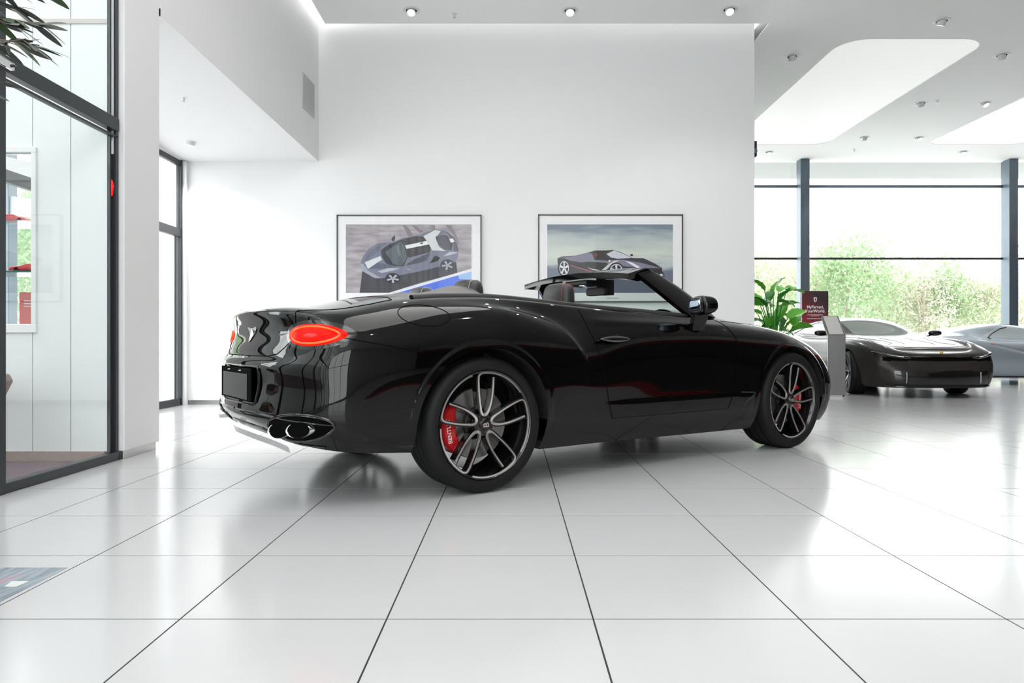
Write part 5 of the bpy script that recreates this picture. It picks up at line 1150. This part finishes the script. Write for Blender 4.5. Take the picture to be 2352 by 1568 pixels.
P2 += spk(470, 905, 58, 88, 5, (214, 216, 224), .2, -1.57)+spk(1212, 945, 80, 86, 5, (214, 216, 224), .18, -1.57)
pt = picture('p', 'framed picture of a dark sports car on pale ground, hanging right', 1236, 1569, 493, 695, 1257, 1546, 516, 673, skyp(), P2, (1220, 470, 6.19))
MB().tube([( .0+k*.006-.06, -.027, .055+.008*math.sin(k*2.1)*math.cos(k*.7)) for k in range(30)], .0018, 5).build('signature', M['gap'], pt)
# ------------------------------------------------------------ trees outside
def crown_mesh(seed, n, rx, rz, m, sz):
    rn = np.random.RandomState(seed); cl = rn.normal(size=(26, 3)); cl /= np.linalg.norm(cl, axis=1)[:, None]; cl = cl*rn.uniform(.35, 1, (26, 1))*np.array([rx, rx, rz])*.8
    k = rn.randint(0, 26, n); c_ = cl[k]+rn.normal(size=(n, 3))*np.array([rx, rx, rz])*.17
    a = rn.normal(size=(n, 3)); a /= np.linalg.norm(a, axis=1)[:, None]; b_ = np.cross(a, rn.normal(size=(n, 3))); b_ /= np.linalg.norm(b_, axis=1)[:, None]; s_ = rn.uniform(.6, 1.2, (n, 1))*sz
    V = np.stack([c_-a*s_, c_+b_*s_*.45, c_+a*s_, c_-b_*s_*.45], 1).reshape(-1, 3); F = np.arange(4*n).reshape(-1, 4)
    me = bpy.data.meshes.new('crown'); me.from_pydata(V.tolist(), [], F.tolist()); me.materials.append(m); return me
cms = [crown_mesh(k, 4700, 1.9, 2.3, M[('tleaf', 'tleaf2', 'tleaf3')[k % 3]], .085) for k in range(3)]
def trunk_mesh(seed, h):
    rn = random.Random(seed); m = MB(); m.tube([(0, 0, -.2), (.05, 0, h*.4), (-.03, .04, h*.8), (.0, 0, h*1.25)], [.07, .055, .04, .01], 7)
    for k in range(9):
        a = rn.uniform(0, 6.28); z = h*rn.uniform(.35, .95); L_ = rn.uniform(.8, 1.8); m.tube([(0, 0, z), (math.cos(a)*L_*.4, math.sin(a)*L_*.4, z+L_*.45), (math.cos(a)*L_*.75, math.sin(a)*L_*.75, z+L_*1.2)], [.03, .02, .006], 5)
    o = m.build('t', M['treebark'], smooth=True); d = o.data; bpy.data.objects.remove(o); return d
tms = [trunk_mesh(k, 3.2) for k in range(3)]
rnd = random.Random(3)
def tree(x, y, s_, k, l, g='trees outside the tall windows'):
    t = thing('tree', l, 'tree', (x, y, -.13), rnd.uniform(0, 6), g); t.scale = (s_, s_, s_)
    link('trunk', tms[k % 3], t); o = link('crown', cms[k % 3], t, (0, 0, 3.1)); o['kind'] = 'stuff'
def cx_(px, Y): return (px-1176)/1624*Y
for px, Y, s_, k, l in ((1760, 25, 1.02, 0, 'tall tree outside between the wall end and the window post'), (1850, 27, .95, 2, 'tree directly behind the left window post'), (1945, 25, 1.03, 1, 'tallest tree outside right of the window post'), (2040, 27, .93, 0, 'pale tree outside above the grey coupe roof'), (2120, 25, .74, 2, 'low tree outside above the grey coupe right mirror'), (2180, 26, .86, 1, 'green tree outside above the coupe nose'), (2260, 25, .80, 0, 'low tree outside left of the right window post'), (2345, 26, .86, 2, 'tree outside right of the right window post')):
    tree(cx_(px, Y), Y, s_, k, l)
RT = ((1720, 29, 1.0, 1, 'rear row tree beside the white wall end'), (1800, 30, .95, 2, 'rear row tree just left of the left window post'), (1900, 30, 1.02, 0, 'rear row tree just right of the left window post'), (2010, 31, .85, 2, 'rear row tree above the roof of the grey coupe'), (2110, 30, .75, 0, 'low rear row tree above the right mirror of the grey coupe'), (2215, 31, .8, 0, 'rear row tree where the two far cars meet'), (2320, 31, .85, 1, 'rear row tree behind the right window post'))
for px, Y, s_, k, l in RT: tree(cx_(px, Y), Y, s_, k, l, 'rear row trees outside the windows')
for x, y, s_, k, l in ((-9.6, 15.0, .9, 1, 'leafy tree outside, middle one seen through the display cabinet'), (-12.2, 16.5, 1.0, 2, 'leafy tree outside, farthest left seen through the display cabinet'), (-9.8, 19.5, 1.1, 1, 'leafy tree outside, farthest back seen through the display cabinet')):
    tree(x, y, s_, k, l, 'trees outside the alcove')
